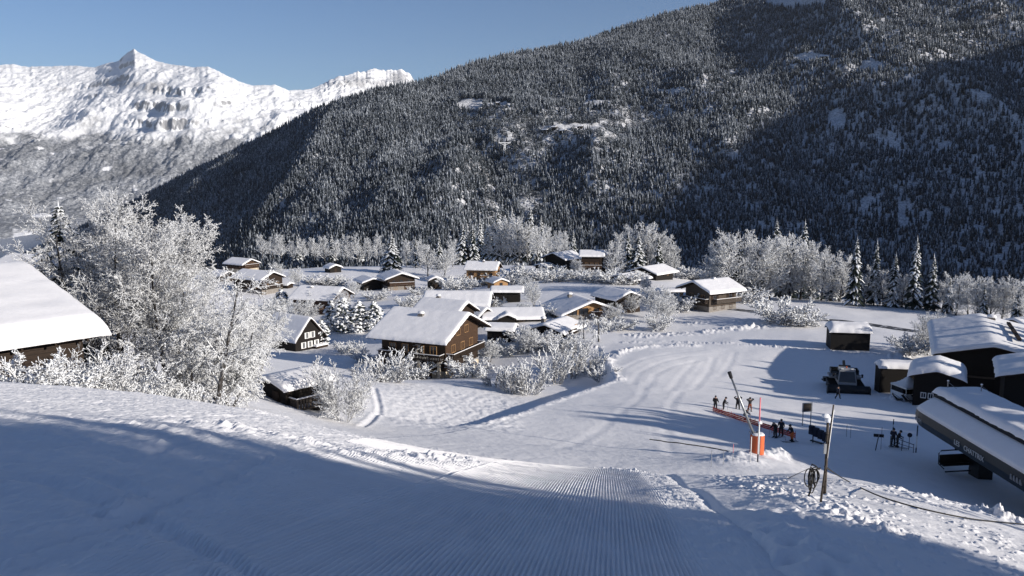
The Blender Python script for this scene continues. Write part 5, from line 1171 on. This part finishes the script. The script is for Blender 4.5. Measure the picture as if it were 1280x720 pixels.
# station area signs
def on(u, v, ymin=45): return G(u, v, ymin)
p = on(1008, 531); root = empty('information_board', p, R(12), 'framed information board on two legs in the shade', 'board'); k = p.y/FPX
MB().box((0, 0, 2.25*1.0), (1.05, .05, .95)).build('panel', M['wood_grey'], root)
f = MB()
for (c, s) in (((0, 0, 2.78), (1.35, .1, .1)), ((0, 0, 1.72), (1.35, .1, .1)), ((-.62, 0, 2.25), (.12, .1, 1.0)), ((.62, 0, 2.25), (.12, .1, 1.0))): f.box(c, s)
f.build('frame', M['greypaint'], root)
root.scale = (.95,)*3
for s in (-.55, .55): MB().box((s, 0, .7), (.09, .09, 2.0)).build('leg', M['greypaint'], root)
p = on(1024, 553); root = empty('padded_barrier', p, R(-52), 'dark padded barrier of bulky blocks behind the leaning pole', 'barrier'); root.scale = (.62, .62, .72)
for k in range(4):
    mb = MB(); mb.box((-1.5+k*.85, 0, 1.55-.16*k), (.8, .75, 1.3)); mb.box((-1.5+k*.85, -.42, 1.7-.16*k), (.55, .14, .7)); mb.build('pad', M['navy'], root, bevel=.12)
for x in (-1.2, .9): MB().bar((x, 0, -.3), (x, 0, 1.1), .14, .14).build('leg', M['darkmetal'], root)
mb = MB().box((-.2, -.5, .12), (2.2, .5, .12)); mb.build('base_board', M['darkmetal'], root)
p = on(1094, 562); root = empty('sign_post', p, R(-15), 'black box sign on a thin post in the shade left of the two skiers', 'sign')
MB().tube([(0, 0, -.3), (.22, 0, 1.35)], .045, 8).build('post', M['darkmetal'], root, True); MB().box((.24, -.03, 1.5), (.95, .14, .3)).build('board', M['black'], root, bevel=.02); MB().box((.24, -.11, 1.52), (.06, .03, .34)).build('strap', M['greypaint'], root)
p = on(1136, 560); root = empty('round_sign', p, R(-10), 'small dark round sign on a thin post beside the station', 'sign')
MB().tube([(0, 0, -.3), (0, 0, 1.25)], .03, 8).build('post', M['darkmetal'], root, True); d_ = MB(); d_.tube([(0, -.06, 1.4), (0, -.01, 1.4)], .24, 16); d_.build('disc', M['navy'], root)
marker(1145, 563, 532, 'dark tipped pole with a white wrapped middle next to the station', [(0, .12, 'navy'), (.12, .58, 'white'), (.58, 1, 'navy')], .06)
marker(1115, 556, 524, 'dark and white ringed pole standing behind the two skiers', [(0, .7, 'navy'), (.7, .8, 'white'), (.8, 1, 'navy')], .05)
marker(1101, 560, 534, 'very thin dark stick above the black box sign', [(0, 1, 'navy')], .02); marker(1058, 545, 531, 'very thin dark stick left of two in the shaded snow', [(0, 1, 'navy')], .02); marker(1063, 547, 533, 'very thin dark stick right of two in the shaded snow', [(0, 1, 'navy')], .02)
p = on(1127, 561); root = empty('barrier_rail', p, R(-50), 'low dark queue rail between the two skiers and the round sign', 'rail')
MB().tube([(-1.2, 0, 1.0), (1.2, 0, .75)], .03, 6).build('rail', M['darkmetal'], root, True); MB().tube([(-1.2, 0, .5), (1.2, 0, .4)], .025, 6).build('rail', M['darkmetal'], root, True)
for x in (-1.2, 0, 1.2): MB().tube([(x, 0, -.2), (x, 0, .95-.1*x)], .03, 6).build('leg', M['darkmetal'], root, True)

# ------------------------------------------------------------------ lift station
sx, sy = 38.4, 78.5; zb = -24.1; Ls = 30.0
root = empty('lift_station', (sx, sy, float(gz(sx+3, sy-4))), 0, 'long capsule shaped lift station with deep snow on its roof and pale lettering', 'lift station')
oz = zb-root.location.z
def section(s):      # s: distance from the nose end, local y = -s
    e = math.sqrt(max(0.0, 1-(1-min(s/3.2, 1))**2)); return .25+.75*e
ss = [0, .1, .3, .6, 1.0, 1.6, 2.4, 3.2]+list(np.linspace(4, Ls, 12))
def loft(prof, name, mat, smooth=True, cx=4.2, closed=False, shrink=True):
    V = []; F = []; n = len(prof)
    for s in ss:
        e = section(s) if shrink else 1
        for (x, z) in prof: V.append((cx+(x-cx)*(.42+.58*e) if shrink else x, -s-(0 if not shrink else 0), oz+.9+(z-.9)*(.35+.65*e)))
    for i in range(len(ss)-1):
        for k in range(n if closed else n-1):
            k2 = (k+1) % n; F.append([i*n+k, (i+1)*n+k, (i+1)*n+k2, i*n+k2])
    mb = MB(); mb.v = V; mb.f = F; mb.m = [0]*len(F)
    if closed: mb.f.append(list(range(n))); mb.m.append(0); mb.f.append([(len(ss)-1)*n+k for k in range(n)][::-1]); mb.m.append(0)
    return mb.build(name, mat, root, smooth)
fas = [(-.02, 1.35), (-.12, .7), (.05, .05), (.5, -.25), (4.2, -.3), (7.9, -.25), (8.35, .05), (8.52, .7), (8.42, 1.35), (4.2, 1.5)]
body = loft(fas, 'body', M['bluegrey'], False, closed=True)
slant = loft([(-.06, 1.42), (.35, 1.72), (1.1, 2.2), (2.15, 2.72), (4.2, 2.85), (6.25, 2.72), (7.3, 2.2), (8.05, 1.72), (8.46, 1.42), (4.2, 1.3)], 'hood', M['roofsnow'], True, closed=True)
gap = loft([(1.75, 2.62), (1.9, 2.86), (4.2, 2.98), (6.5, 2.86), (6.65, 2.62)], 'roof_edge', M['black'], False, closed=True)
Mt = Matrix.Translation((4.2, 0, oz))
snow_slab(-2.35, 2.35, -Ls, -.9, lambda y: 2.93+0*y, .55, 31, 'roof_snow', body, Mt, wave=.25)
for (x, y) in ((3.0, -1.6), (5.4, -3.0)):
    q = MB(); q.tube([(x, y, oz+3.3), (x, y, oz+4.1)], .05, 6); q.tube([(x, y, oz+4.0), (x+.7, y-.4, oz+3.4)], .02, 5); o = q.build('roof_post', M['metal'], root); s = MB(); cap(s, (x, y, oz+4.08), .17, .15, .12); s.build('snow_cap', M['roofsnow'], o, True)
def lettering(txt, size, loc, rotm, name, parent, mat, word=None):
    cu = bpy.data.curves.new(name, 'FONT'); cu.body = txt; cu.size = size; cu.extrude = .02; cu.align_x = 'LEFT'
    o = bpy.data.objects.new('tmp', cu); COL.objects.link(o); dg = bpy.context.evaluated_depsgraph_get(); me = bpy.data.meshes.new_from_object(o.evaluated_get(dg)); bpy.data.objects.remove(o)
    me.materials.clear(); me.materials.append(M[mat]); me.name = name
    if word: me.name = word
    o = bpy.data.objects.new(name, me); COL.objects.link(o); o.parent = parent; o.matrix_local = Matrix.Translation(loc) @ rotm.to_4x4(); return o
RT = Matrix(((0, 0, -1), (-1, 0, 0), (0, 1, 0)))
lettering('LES', .62, (-.19, -9.2, oz+.5), RT, 'lettering', body, 'lettering'); lettering('CHATTRIX', .62, (-.19, -10.75, oz+.5), RT, 'lettering', body, 'lettering')
lettering('GMM', .55, (-.10, -2.0, oz+.45), RT, 'emblem', body, 'greypaint')
mb = MB()
for k in range(4): mb.bar((-.16, -17.4-k*.4, oz+.5), (-.16, -17.2-k*.4-.2, oz+.9), .1, .05); mb.bar((-.16, -17.4-k*.4, oz+.9), (-.16, -17.6-k*.4, oz+.5), .1, .05)
mb.build('emblem', M['greypaint'], body)
for s in (6.0, 16.0):
    q = MB(); q.box((4.2, -s, oz/2-.3), (1.3, 1.6, -oz*0+abs(oz)+1.0)); q.build('pillar', M['darkmetal'], root)
mb = MB(); mb.box((4.2, -11.5, oz-.6), (1.0, 20, .5)); mb.build('underframe', M['darkmetal'], root)
# carrier waiting below the station
p = Vector((sx+2.4, sy-5.2, 0)); p.z = float(gz(p.x, p.y)); root = empty('lift_chair', p, R(8), 'dark lift chair hanging low beneath the station', 'lift chair')
MB().box((0, 0, .75), (3.0, .6, .14)).build('seat', M['black'], root, bevel=.04); MB().box((0, .32, 1.2), (3.0, .12, .8)).build('backrest', M['black'], root, bevel=.04)
f = MB()
for x in (-1.5, 1.5): f.tube([(x, -.4, .5), (x, .4, .7), (x, .45, 1.7), (x*.9, .3, 2.0)], .05, 6)
f.tube([(-1.4, .3, 2.0), (1.4, .3, 2.0)], .06, 6); f.build('frame', M['darkmetal'], root, True)
MB().tube([(0, .3, 2.0), (0, .1, 3.3), (0, 0, float(zb-p.z-.2))], .07, 8).build('hanger', M['darkmetal'], root, True); MB().box((0, -.45, .25), (2.8, .12, .1)).build('footrest', M['darkmetal'], root)

# ------------------------------------------------------------------ tent and deck chairs
p = on(1134, 499); root = empty('party_tent', p, R(14), 'small white peaked party tent sagging under snow', 'tent'); w = 1.55
for (x, y) in ((-w, -w), (w, -w), (w, w), (-w, w)): MB().tube([(x, y, -.3), (x, y, 2.15)], .05, 8).build('tent_leg', M['white'], root, True)
n = 10; V = []; F = []
for i in range(n+1):
    for j in range(n+1):
        a, c = -1+2*i/n, -1+2*j/n; d = max(abs(a), abs(c)); zz_ = 2.15+1.45*(1-d)**1.35-.10*math.sin(d*math.pi)*(1-abs(abs(a)-abs(c)))+.05*rnd.random()
        V.append((a*w*1.05, c*w*1.05, zz_))
for i in range(n):
    for j in range(n): k = i*(n+1)+j; F.append([k, k+n+1, k+n+2, k+1])
mb = MB(); mb.add(V, F); mb.add([(x, y, z-.06) for x, y, z in V], [f[::-1] for f in F]); mb.build('canopy', M['tentcloth'], root, True)
mb = MB()
for (x0, y0, x1, y1) in ((-w, -w, w, -w), (w, -w, w, w), (-w, -w, -w, w)): mb.bar((x0*1.05, y0*1.05, 2.05), (x1*1.05, y1*1.05, 2.05), .03, .24)
mb.build('valance', M['white'], root)
mb = MB(); mb.bar((-w, w, .9), (w, w, .9), .04, 2.2); mb.bar((w, -w, .9), (w, w, .9), .04, 2.2); mb.bar((-w, -.9, 1.6), (-w, w, 1.6), .04, .8); mb.build('dark_wall', M['black'], root)
mb = MB(); mb.bar((-w, -w, .55), (w, -w, .55), .05, 1.3); mb.bar((-w-.03, -w, .55), (-w-.03, w, .55), .05, 1.3); mb.build('low_wall', M['tentcloth'], root)
def deck_chair(u, v, rz, label):
    p = on(u, v); root = empty('deck_chair', p, R(rz), label, 'deck chair', 'deck chairs below the tent')
    mb = MB(); mb.add([(-.3, -.7, .35), (.3, -.7, .35), (.3, .1, .28), (-.3, .1, .28), (-.3, .75, .95), (.3, .75, .95)]+[(-.3, -.7, .31), (.3, -.7, .31), (.3, .1, .24), (-.3, .1, .24), (-.3, .78, .91), (.3, .78, .91)], [(0, 1, 2, 3), (3, 2, 5, 4), (9, 8, 7, 6), (10, 11, 8, 9), (0, 6, 7, 1), (4, 5, 11, 10), (0, 3, 9, 6), (3, 4, 10, 9), (1, 7, 8, 2), (2, 8, 11, 5)]); mb.build('cloth', M['black'], root)
    f = MB()
    for s in (-.33, .33): f.bar((s, -.8, .02), (s, .8, 1.0), .05, .05); f.bar((s, .45, .02), (s, -.6, .4), .05, .05)
    f.build('frame', M['wood_dark'], root)
deck_chair(1122, 501, 60, 'dark deck chair lying furthest from the station nose'); deck_chair(1134, 503, 40, 'dark upright deck chair between the two others'); deck_chair(1146, 503, 30, 'dark deck chair closest to the station nose')
# ------------------------------------------------------------------ snow groomer
p = on(1056, 487); root = empty('snow_groomer', p, R(-14), 'dark snow groomer with front blade parked in the shade', 'snow groomer'); root.scale = (1.18, 1.1, 1.22)
for s in (-1, 1):
    mb = MB(); x0, x1 = s*1.15, s*2.05; loopy = [(-2.6, .55), (-2.3, .12), (2.2, .12), (2.7, .5), (2.5, .95), (-2.3, 1.0)]
    n = len(loopy); mb.add([(x0, y, z) for y, z in loopy]+[(x1, y, z) for y, z in loopy], [tuple(range(n)) if s > 0 else tuple(range(n))[::-1], tuple(range(n, 2*n))[::-1] if s > 0 else tuple(range(n, 2*n))]+[(k, k+n, (k+1) % n+n, (k+1) % n) for k in range(n)])
    for k in range(14): y = -2.4+k*.36; mb.box(((x0+x1)/2, y, 1.0), (.95, .08, .12)); mb.box(((x0+x1)/2, y, .08), (.95, .08, .12))
    tr = mb.build('track', M['rubber'], root)
    for k in range(5): w_ = MB(); w_.tube([(s*1.0, -1.9+k*.95, .55), (s*2.08, -1.9+k*.95, .55)], .36, 12); w_.build('wheel', M['darkmetal'], tr)
mb = MB(); mb.box((0, .2, .95), (2.2, 4.8, .6)); mb.box((0, 1.5, 1.45), (3.9, 2.2, .3)); mb.build('chassis', M['greypaint'], root, bevel=.05)
mb = MB(); mb.add([(-1.15, -1.9, 1.2), (1.15, -1.9, 1.2), (1.15, .3, 1.2), (-1.15, .3, 1.2), (-.95, -1.35, 2.75), (.95, -1.35, 2.75), (.95, .2, 2.75), (-.95, .2, 2.75)], [(3, 2, 1, 0), (4, 5, 6, 7), (0, 1, 5, 4), (1, 2, 6, 5), (2, 3, 7, 6), (3, 0, 4, 7)]); cab_ = mb.build('cab', M['greypaint'], root, bevel=.06)
mb = MB(); mb.add([(-1.0, -1.90, 1.38), (1.0, -1.90, 1.38), (.84, -1.46, 2.6), (-.84, -1.46, 2.6)]+[(-1.0, -1.86, 1.38), (1.0, -1.86, 1.38), (.84, -1.42, 2.6), (-.84, -1.42, 2.6)], [(0, 1, 2, 3), (7, 6, 5, 4), (0, 3, 7, 4), (1, 5, 6, 2), (3, 2, 6, 7), (0, 4, 5, 1)]); mb.build('windscreen', M['glass'], cab_)
for s in (-1, 1): mb = MB(); mb.add([(s*1.14, -1.6, 1.5), (s*1.14, .1, 1.5), (s*.985, .05, 2.6), (s*.985, -1.3, 2.6)]+[(s*1.17, -1.6, 1.5), (s*1.17, .1, 1.5), (s*1.015, .05, 2.6), (s*1.015, -1.3, 2.6)], [(0, 1, 2, 3), (7, 6, 5, 4), (0, 4, 5, 1), (3, 2, 6, 7), (0, 3, 7, 4), (1, 5, 6, 2)]); mb.build('side_window', M['glass'], cab_)
mb = MB(); mb.box((0, -.55, 2.8), (2.0, 1.7, .12)); mb.build('cab_roof', M['greypaint'], root, bevel=.04)
for s in (-.6, .6): MB().box((s, -1.38, 2.92), (.3, .14, .16)).build('headlight', M['white'], root)
MB().tube([(0, -.4, 2.86), (0, -.4, 3.05)], .08, 8).build('beacon', M['orange'], root, True)
mb = MB(); mb.box((0, 1.6, 1.9), (3.4, 1.7, .12)); mb.box((0, 2.4, 2.1), (3.4, .1, .5))
for s in (-1, 1): mb.box((s*1.65, 1.6, 2.1), (.1, 1.7, .5))
mb.build('load_bed', M['darkmetal'], root)
mb = MB(); mb.tube([(-.7, 1.4, 2.4), (.7, 1.4, 2.4)], .45, 14); mb.bar((0, 1.4, 2.4), (0, 2.6, 3.1), .3, .3); mb.build('winch', M['darkmetal'], root)
mb = MB(); m_ = 8
for k in range(m_):
    t0, t1 = k/m_, (k+1)/m_; f_ = lambda t_: (-3.25+.35*(2*t_-1)**2-.1, .08+1.15*t_)
    (ya, za), (yb, zb_) = f_(t0), f_(t1)
    mb.add([(-2.5, ya, za), (2.5, ya, za), (2.5, yb, zb_), (-2.5, yb, zb_), (-2.5, ya+.1, za), (2.5, ya+.1, za), (2.5, yb+.1, zb_), (-2.5, yb+.1, zb_)], [(0, 1, 2, 3), (7, 6, 5, 4), (0, 3, 7, 4), (1, 5, 6, 2)])
for s in (-1, 1): mb.box((s*2.5, -3.3, .6), (.12, .8, 1.1))
mb.build('blade', M['darkmetal'], root)
for s in (-.7, .7): MB().bar((s, -1.8, .8), (s, -3.0, .6), .16, .2).build('blade_arm', M['darkmetal'], root)
for s in (-1, 1): q = MB(); q.bar((s*1.1, -1.7, 2.3), (s*1.65, -1.95, 2.3), .05, .05); q.box((s*1.7, -1.95, 2.25), (.22, .1, .42)); q.build('mirror', M['black'], root)
mb = MB(); mb.box((0, 3.6, .45), (4.6, 1.0, .5)); mb.box((0, 4.3, .2), (4.8, .6, .12)); mb.bar((0, 2.4, .9), (0, 3.4, .6), .3, .3); mb.build('tiller', M['darkmetal'], root, bevel=.04)

# ------------------------------------------------------------------ people
def body_mesh(name, J, bones, subs=2):
    """J: joint -> (position, radius); bones: list of joint pairs; grown as one skin"""
    me = bpy.data.meshes.new(name); ks = list(J); me.from_pydata([J[k][0] for k in ks], [(ks.index(a), ks.index(c)) for a, c in bones], []); me.update()
    o = bpy.data.objects.new('tmp', me); COL.objects.link(o); s = o.modifiers.new('s', 'SKIN'); s.use_smooth_shade = True
    lay = me.skin_vertices[0].data
    for i, k in enumerate(ks): rr2 = J[k][1]; lay[i].radius = tuple(1.22*q for q in ((rr2, rr2) if not isinstance(rr2, tuple) else rr2)); lay[i].use_root = (k == 'pelvis')
    u_ = o.modifiers.new('u', 'SUBSURF'); u_.levels = 1
    dg = bpy.context.evaluated_depsgraph_get(); res = bpy.data.meshes.new_from_object(o.evaluated_get(dg)); bpy.data.objects.remove(o); res.name = name
    return res
def pose(kind):
    J = {'pelvis': ((0, 0, .95), (.17, .13)), 'waist': ((0, 0, 1.10), (.16, .12)), 'chest': ((0, -.01, 1.32), (.20, .14)), 'collar': ((0, 0, 1.46), (.13, .10)), 'neck': ((0, 0, 1.53), .065), 'chin': ((0, -.02, 1.60), .085), 'crown': ((0, -.01, 1.70), .10), 'top': ((0, 0, 1.77), .06)}
    for s, n in ((-1, 'l'), (1, 'r')):
        J['hip'+n] = ((s*.10, 0, .90), .11); J['knee'+n] = ((s*.13, -.05, .50), .078); J['ank'+n] = ((s*.14, .02, .12), .062); J['toe'+n] = ((s*.15, -.16, .06), .05)
        J['sh'+n] = ((s*.21, 0, 1.43), .085); J['elb'+n] = ((s*.30, -.02, 1.15), .06); J['wri'+n] = ((s*.30, -.22, 1.0), .045); J['hand'+n] = ((s*.30, -.31, .99), .042)
    def st(k, p, r=None): J[k] = (p, J[k][1] if r is None else r)
    if kind == 'elbows':
        for s, n in ((-1, 'l'), (1, 'r')): st('elb'+n, (s*.48, -.05, 1.55)); st('wri'+n, (s*.24, -.12, 1.66)); st('hand'+n, (s*.16, -.13, 1.72)); st('hip'+n, (s*.11, 0, .9)); st('knee'+n, (s*.17, -.02, .5)); st('ank'+n, (s*.19, .02, .12)); st('toe'+n, (s*.2, -.16, .06))
    if kind == 'crouch':
        dz = -.32
        for k in ('pelvis', 'waist', 'chest', 'collar', 'neck', 'chin', 'crown', 'top'): p_, r_ = J[k]; f = max(0, p_[2]-.95); J[k] = ((p_[0], p_[1]+.22-.62*f, p_[2]+dz-.14*f), r_)
        for s, n in ((-1, 'l'), (1, 'r')):
            st('hip'+n, (s*.12, .18, .60)); st('knee'+n, (s*.17, -.2, .46)); st('sh'+n, (s*.2, -.08, 1.03)); st('elb'+n, (s*.29, -.25, .82)); st('wri'+n, (s*.24, -.42, .72)); st('hand'+n, (s*.22, -.5, .70))
    if kind == 'walk':
        st('kneel', (-.11, -.22, .55)); st('ankl', (-.11, -.28, .14)); st('toel', (-.11, -.45, .08)); st('kneer', (.11, .06, .50)); st('ankr', (.11, .34, .20)); st('toer', (.12, .22, .06))
        st('elbl', (-.28, .12, 1.16)); st('wril', (-.29, .02, .95)); st('handl', (-.29, -.03, .87)); st('elbr', (.28, -.12, 1.17)); st('wrir', (.27, -.30, 1.05)); st('handr', (.26, -.38, 1.03))
    if kind == 'ready':
        for k in ('waist', 'chest', 'collar', 'neck', 'chin', 'crown', 'top'): p_, r_ = J[k]; f = p_[2]-.95; J[k] = ((p_[0], p_[1]-.35*f, p_[2]-.06*f), r_)
        for s, n in ((-1, 'l'), (1, 'r')): st('sh'+n, (s*.21, -.17, 1.38)); st('elb'+n, (s*.31, -.22, 1.10)); st('wri'+n, (s*.29, -.44, 1.0)); st('hand'+n, (s*.28, -.53, .99))
    # thumb and fingers of each glove
    B_ = [('pelvis', 'waist'), ('waist', 'chest'), ('chest', 'collar'), ('collar', 'neck'), ('neck', 'chin'), ('chin', 'crown'), ('crown', 'top')]
    for n in 'lr': B_ += [('pelvis', 'hip'+n), ('hip'+n, 'knee'+n), ('knee'+n, 'ank'+n), ('ank'+n, 'toe'+n), ('collar', 'sh'+n), ('sh'+n, 'elb'+n), ('elb'+n, 'wri'+n), ('wri'+n, 'hand'+n)]
    return J, B_
BODY = {}
def person(u, v, kind, rz, label, jacket='black', trousers='black', helmet='black', skis=True, ymin=45, group=None, scale=1.06, poles=True):
    p = on(u, v, ymin)
    if kind not in BODY: J, B_ = pose(kind); BODY[kind] = (body_mesh('body', J, B_), J)
    me0, J = BODY[kind]; me = me0.copy(); me.materials.clear()
    for k in (jacket, trousers, 'skin', 'black'): me.materials.append(M[k])
    ks = list(J); pts_ = np.array([J[k][0] for k in ks]); n = len(me.polygons)
    for f in me.polygons:
        c = np.array(f.center); k = ks[int(np.argmin(((pts_-c)**2).sum(1)))]
        f.material_index = 1 if k[:3] in ('hip', 'kne') or k == 'pelvis' else 3 if k[:3] in ('ank', 'toe', 'han') else 2 if k in ('chin', 'neck') else 0
    me.polygons.foreach_set('use_smooth', [True]*n)
    root = empty('person', p, R(rz), label, 'person', group); root.scale = (scale,)*3
    o = bpy.data.objects.new('body', me); COL.objects.link(o); o.parent = root
    tpv = Vector(J['crown'][0]); h = MB(); N = 10
    for i in range(5):
        a = i/4*math.pi*.5
        for k in range(N): t_ = 2*math.pi*k/N; h.v.append((tpv.x+.125*math.cos(a)*math.cos(t_), tpv.y+.01+.14*math.cos(a)*math.sin(t_), tpv.z-.01+.14*math.sin(a)))
    for i in range(4):
        for k in range(N): h.f.append([i*N+k, i*N+(k+1) % N, (i+1)*N+(k+1) % N, (i+1)*N+k]); h.m.append(0)
    h.f.append([k for k in range(N)][::-1]); h.m.append(0); h.build('helmet', M[helmet], root, True)
    g_ = MB(); g_.box((tpv.x, tpv.y-.115, tpv.z-.045), (.17, .04, .07)); g_.build('goggles', M['glass'], root)
    for s, nn in ((-1, 'l'), (1, 'r')):
        if skis:
            q = MB(); tx, ty, tz = J['toe'+nn][0]; q.add([(tx-.05, ty+.75, .02), (tx+.05, ty+.75, .02), (tx+.05, ty-.75, .02), (tx-.05, ty-.75, .02), (tx-.03, ty-.95, .12), (tx+.03, ty-.95, .12)]+[(tx-.05, ty+.75, .0), (tx+.05, ty+.75, .0), (tx+.05, ty-.75, .0), (tx-.05, ty-.75, .0), (tx-.03, ty-.95, .10), (tx+.03, ty-.95, .10)], [(3, 2, 1, 0), (4, 5, 2, 3), (6, 7, 8, 9), (9, 8, 11, 10), (0, 1, 7, 6), (1, 2, 8, 7), (2, 5, 11, 8), (5, 4, 10, 11), (4, 3, 9, 10), (3, 0, 6, 9)]); q.box((tx, ty+.14, .06), (.08, .35, .08)); q.build('ski', M['darkmetal'], root)
        if poles:
            hx, hy, hz = J['hand'+nn][0]
            if kind != 'elbows': q = MB(); q.tube([(hx, hy, hz+.12), (hx+s*.1, hy+.05, .0)], .012, 5); q.tube([(hx+s*.09, hy+.04, .08), (hx+s*.09, hy+.04, .1)], .05, 8); q.build('ski_pole', M['metal'], root)
    return root
GQ = 'skiers waiting above the orange net'
person(894, 513, 'stand', 150, 'skier in black at the far left end of the waiting group', group=GQ); person(904, 514, 'ready', 70, 'skier in black leaning forward, second from the left of the waiting group', group=GQ)
person(922, 513, 'elbows', 175, 'skier in black with both elbows raised, left of the lance pipe', group=GQ, poles=False); person(937, 515, 'elbows', 10, 'skier with raised elbows and rust coloured trousers behind the lance pipe', trousers='rust', group=GQ, poles=False)
person(932, 525, 'crouch', 80, 'dark skier crouching low beside the lance pipe nearest to the net', group=GQ, jacket='navy')
GN = 'skiers at the right end of the orange net'
person(969, 547, 'ready', -60, 'skier with white helmet behind the orange net', helmet='whitehelm', group=GN); person(976, 545, 'stand', -30, 'dark skier right beside the white helmet', jacket='navy', group=GN); person(990, 552, 'ready', -80, 'skier with orange trousers at the right end of the orange net', trousers='orangecloth', group=GN)
person(1116, 557, 'stand', 130, 'taller dark skier of the pair in the station shade', group='pair in front of the station', jacket='navy'); person(1121, 559, 'ready', 60, 'bending skier of the pair in the station shade', group='pair in front of the station')
person(1047, 499, 'walk', 110, 'person in dark clothes walking past the groomer blade', skis=False, poles=False, jacket='navy')
# power line pylon on the mountain
x, y, z = hill_pix(631, 196); root = empty('power_pylon', (x, y, z), R(5), 'pale frosted power pylon with a wide crossarm above the ravine', 'pylon'); hp = 1.0*y/FPX
f = MB()
for s in (-1, 1):
    f.bar((s*2.6, 0, -4), (s*1.0, 0, 17*hp), .8, .8); f.bar((s*2.2, 0, 3*hp), (-s*1.6, 0, 9*hp), .5, .5); f.bar((s*1.6, 0, 9*hp), (-s*1.0, 0, 15*hp), .5, .5)
f.build('mast', M['branchsnow'], root); f = MB(); f.box((0, 0, 17*hp), (15*hp, 1.0, 1.2)); f.bar((-7*hp, 0, 17*hp), (0, 0, 14*hp), .6, .6); f.bar((7*hp, 0, 17*hp), (0, 0, 14*hp), .6, .6); f.build('crossarm', M['branchsnow'], root)
# shade casters
S2 = np.array([TOSUN.x, TOSUN.y])/math.hypot(TOSUN.x, TOSUN.y); TANE = math.tan(SUN_EL)
def caster(u, v, dist, ymin, extra=0.0):
    """a tree 'dist' metres towards the sun whose top throws its shade onto the ground seen at (u, v)"""
    p = hit0(u, v, ymin, 900); q = p[:2]+S2*dist; g = float(gz(q[0], q[1]))
    return (q[0], q[1], p[2]+dist*TANE-g+extra)
pts = []
for u, v in [(-200, 560), (-100, 552), (0, 548), (80, 548), (160, 550), (240, 552), (320, 556), (390, 572), (450, 584), (520, 592), (590, 598)]:
    pts.append(caster(u, v+5, 36+3*_tc.random(), 4, 1.3*float(sstep(200, 330, u))*float(1-sstep(700, 800, u))))
for u, v in [(-100, 600), (60, 600), (200, 600), (330, 620), (450, 640), (560, 650), (650, 665), (100, 680), (300, 700), (500, 715), (650, 715)]:
    pts.append(caster(u, v, 33+4*_tc.random(), 4, 3))
shade([p for p in pts if p[2] > 4], 'tall spruce of the forest right above the groomed piste', 'spruces beside the piste')
shade([caster(862, 597, 42, 4), caster(880, 603, 47, 4), caster(1010, 705, 46, 4)], 'slim spruce casting a long streak of shade over the snow ridge', 'spruces beside the ridge', 1.0)
pts = []
for u, v, ds in [(912, 455, 60), (900, 476, 62), (930, 450, 66), (960, 447, 70), (1000, 446, 62), (1040, 446, 60), (940, 470, 58), (980, 470, 56), (880, 482, 70), (1030, 470, 50), (700, 516, 74), (712, 519, 78), (724, 520, 71), (760, 512, 70), (772, 515, 76), (784, 517, 72), (830, 522, 66), (842, 526, 70), (690, 511, 82), (740, 508, 78), (880, 530, 68), (790, 537, 74), (900, 540, 60), (800, 540, 70), (780, 508, 80), (860, 510, 74), (900, 505, 66), (940, 512, 60), (985, 515, 56), (1000, 545, 50), (1050, 555, 46), (1000, 520, 54), (960, 530, 56), (1040, 520, 52), (1090, 580, 40), (1060, 512, 55), (1110, 512, 50), (1150, 520, 50), (1050, 590, 40), (1120, 545, 44), (1180, 590, 36), (1200, 560, 40), (1020, 575, 44), (1080, 560, 44), (1040, 540, 48), (1130, 575, 40), (1160, 560, 42), (1000, 525, 52), (1080, 530, 48), (1230, 600, 36), (1150, 600, 38), (1200, 610, 36), (1110, 600, 40)]:
    pts.append(caster(u, v, ds, 45))
for u in range(965, 1240, 26):
    for v in range(516, 630, 17):
        if v > 508+(u-965)*.06 and v < 560+(u-965)*.25: pts.append(caster(u+_tc.uniform(-8, 8), v+_tc.uniform(-4, 4), _tc.uniform(42, 56), 45))
shade([p for p in pts if 4 < p[2] < 40 and p[0] > .74*p[1]+3], 'tall spruce of the forest below the lift station', 'spruces beside the lift')
print('shade trees', len(pts))
# thin winter haze: one closed box of even air round everything, the sky outside it
hm = bpy.data.materials.new('thin_haze'); hm.use_nodes = True; ht = hm.node_tree; ht.nodes.clear()
hv = ht.nodes.new('ShaderNodeVolumePrincipled'); hv.inputs['Color'].default_value = (.86, .92, 1, 1); hv.inputs['Density'].default_value = 1.7e-5; hv.inputs['Anisotropy'].default_value = .2
ho = ht.nodes.new('ShaderNodeOutputMaterial'); ht.links.new(hv.outputs[0], ho.inputs['Volume'])
mb = MB().box((-2000, 5600, 300), (19000, 19000, 3200)); hz = mb.build('haze', hm); tag(hz, 'thin pale winter haze in the valley air', None, None, 'stuff')
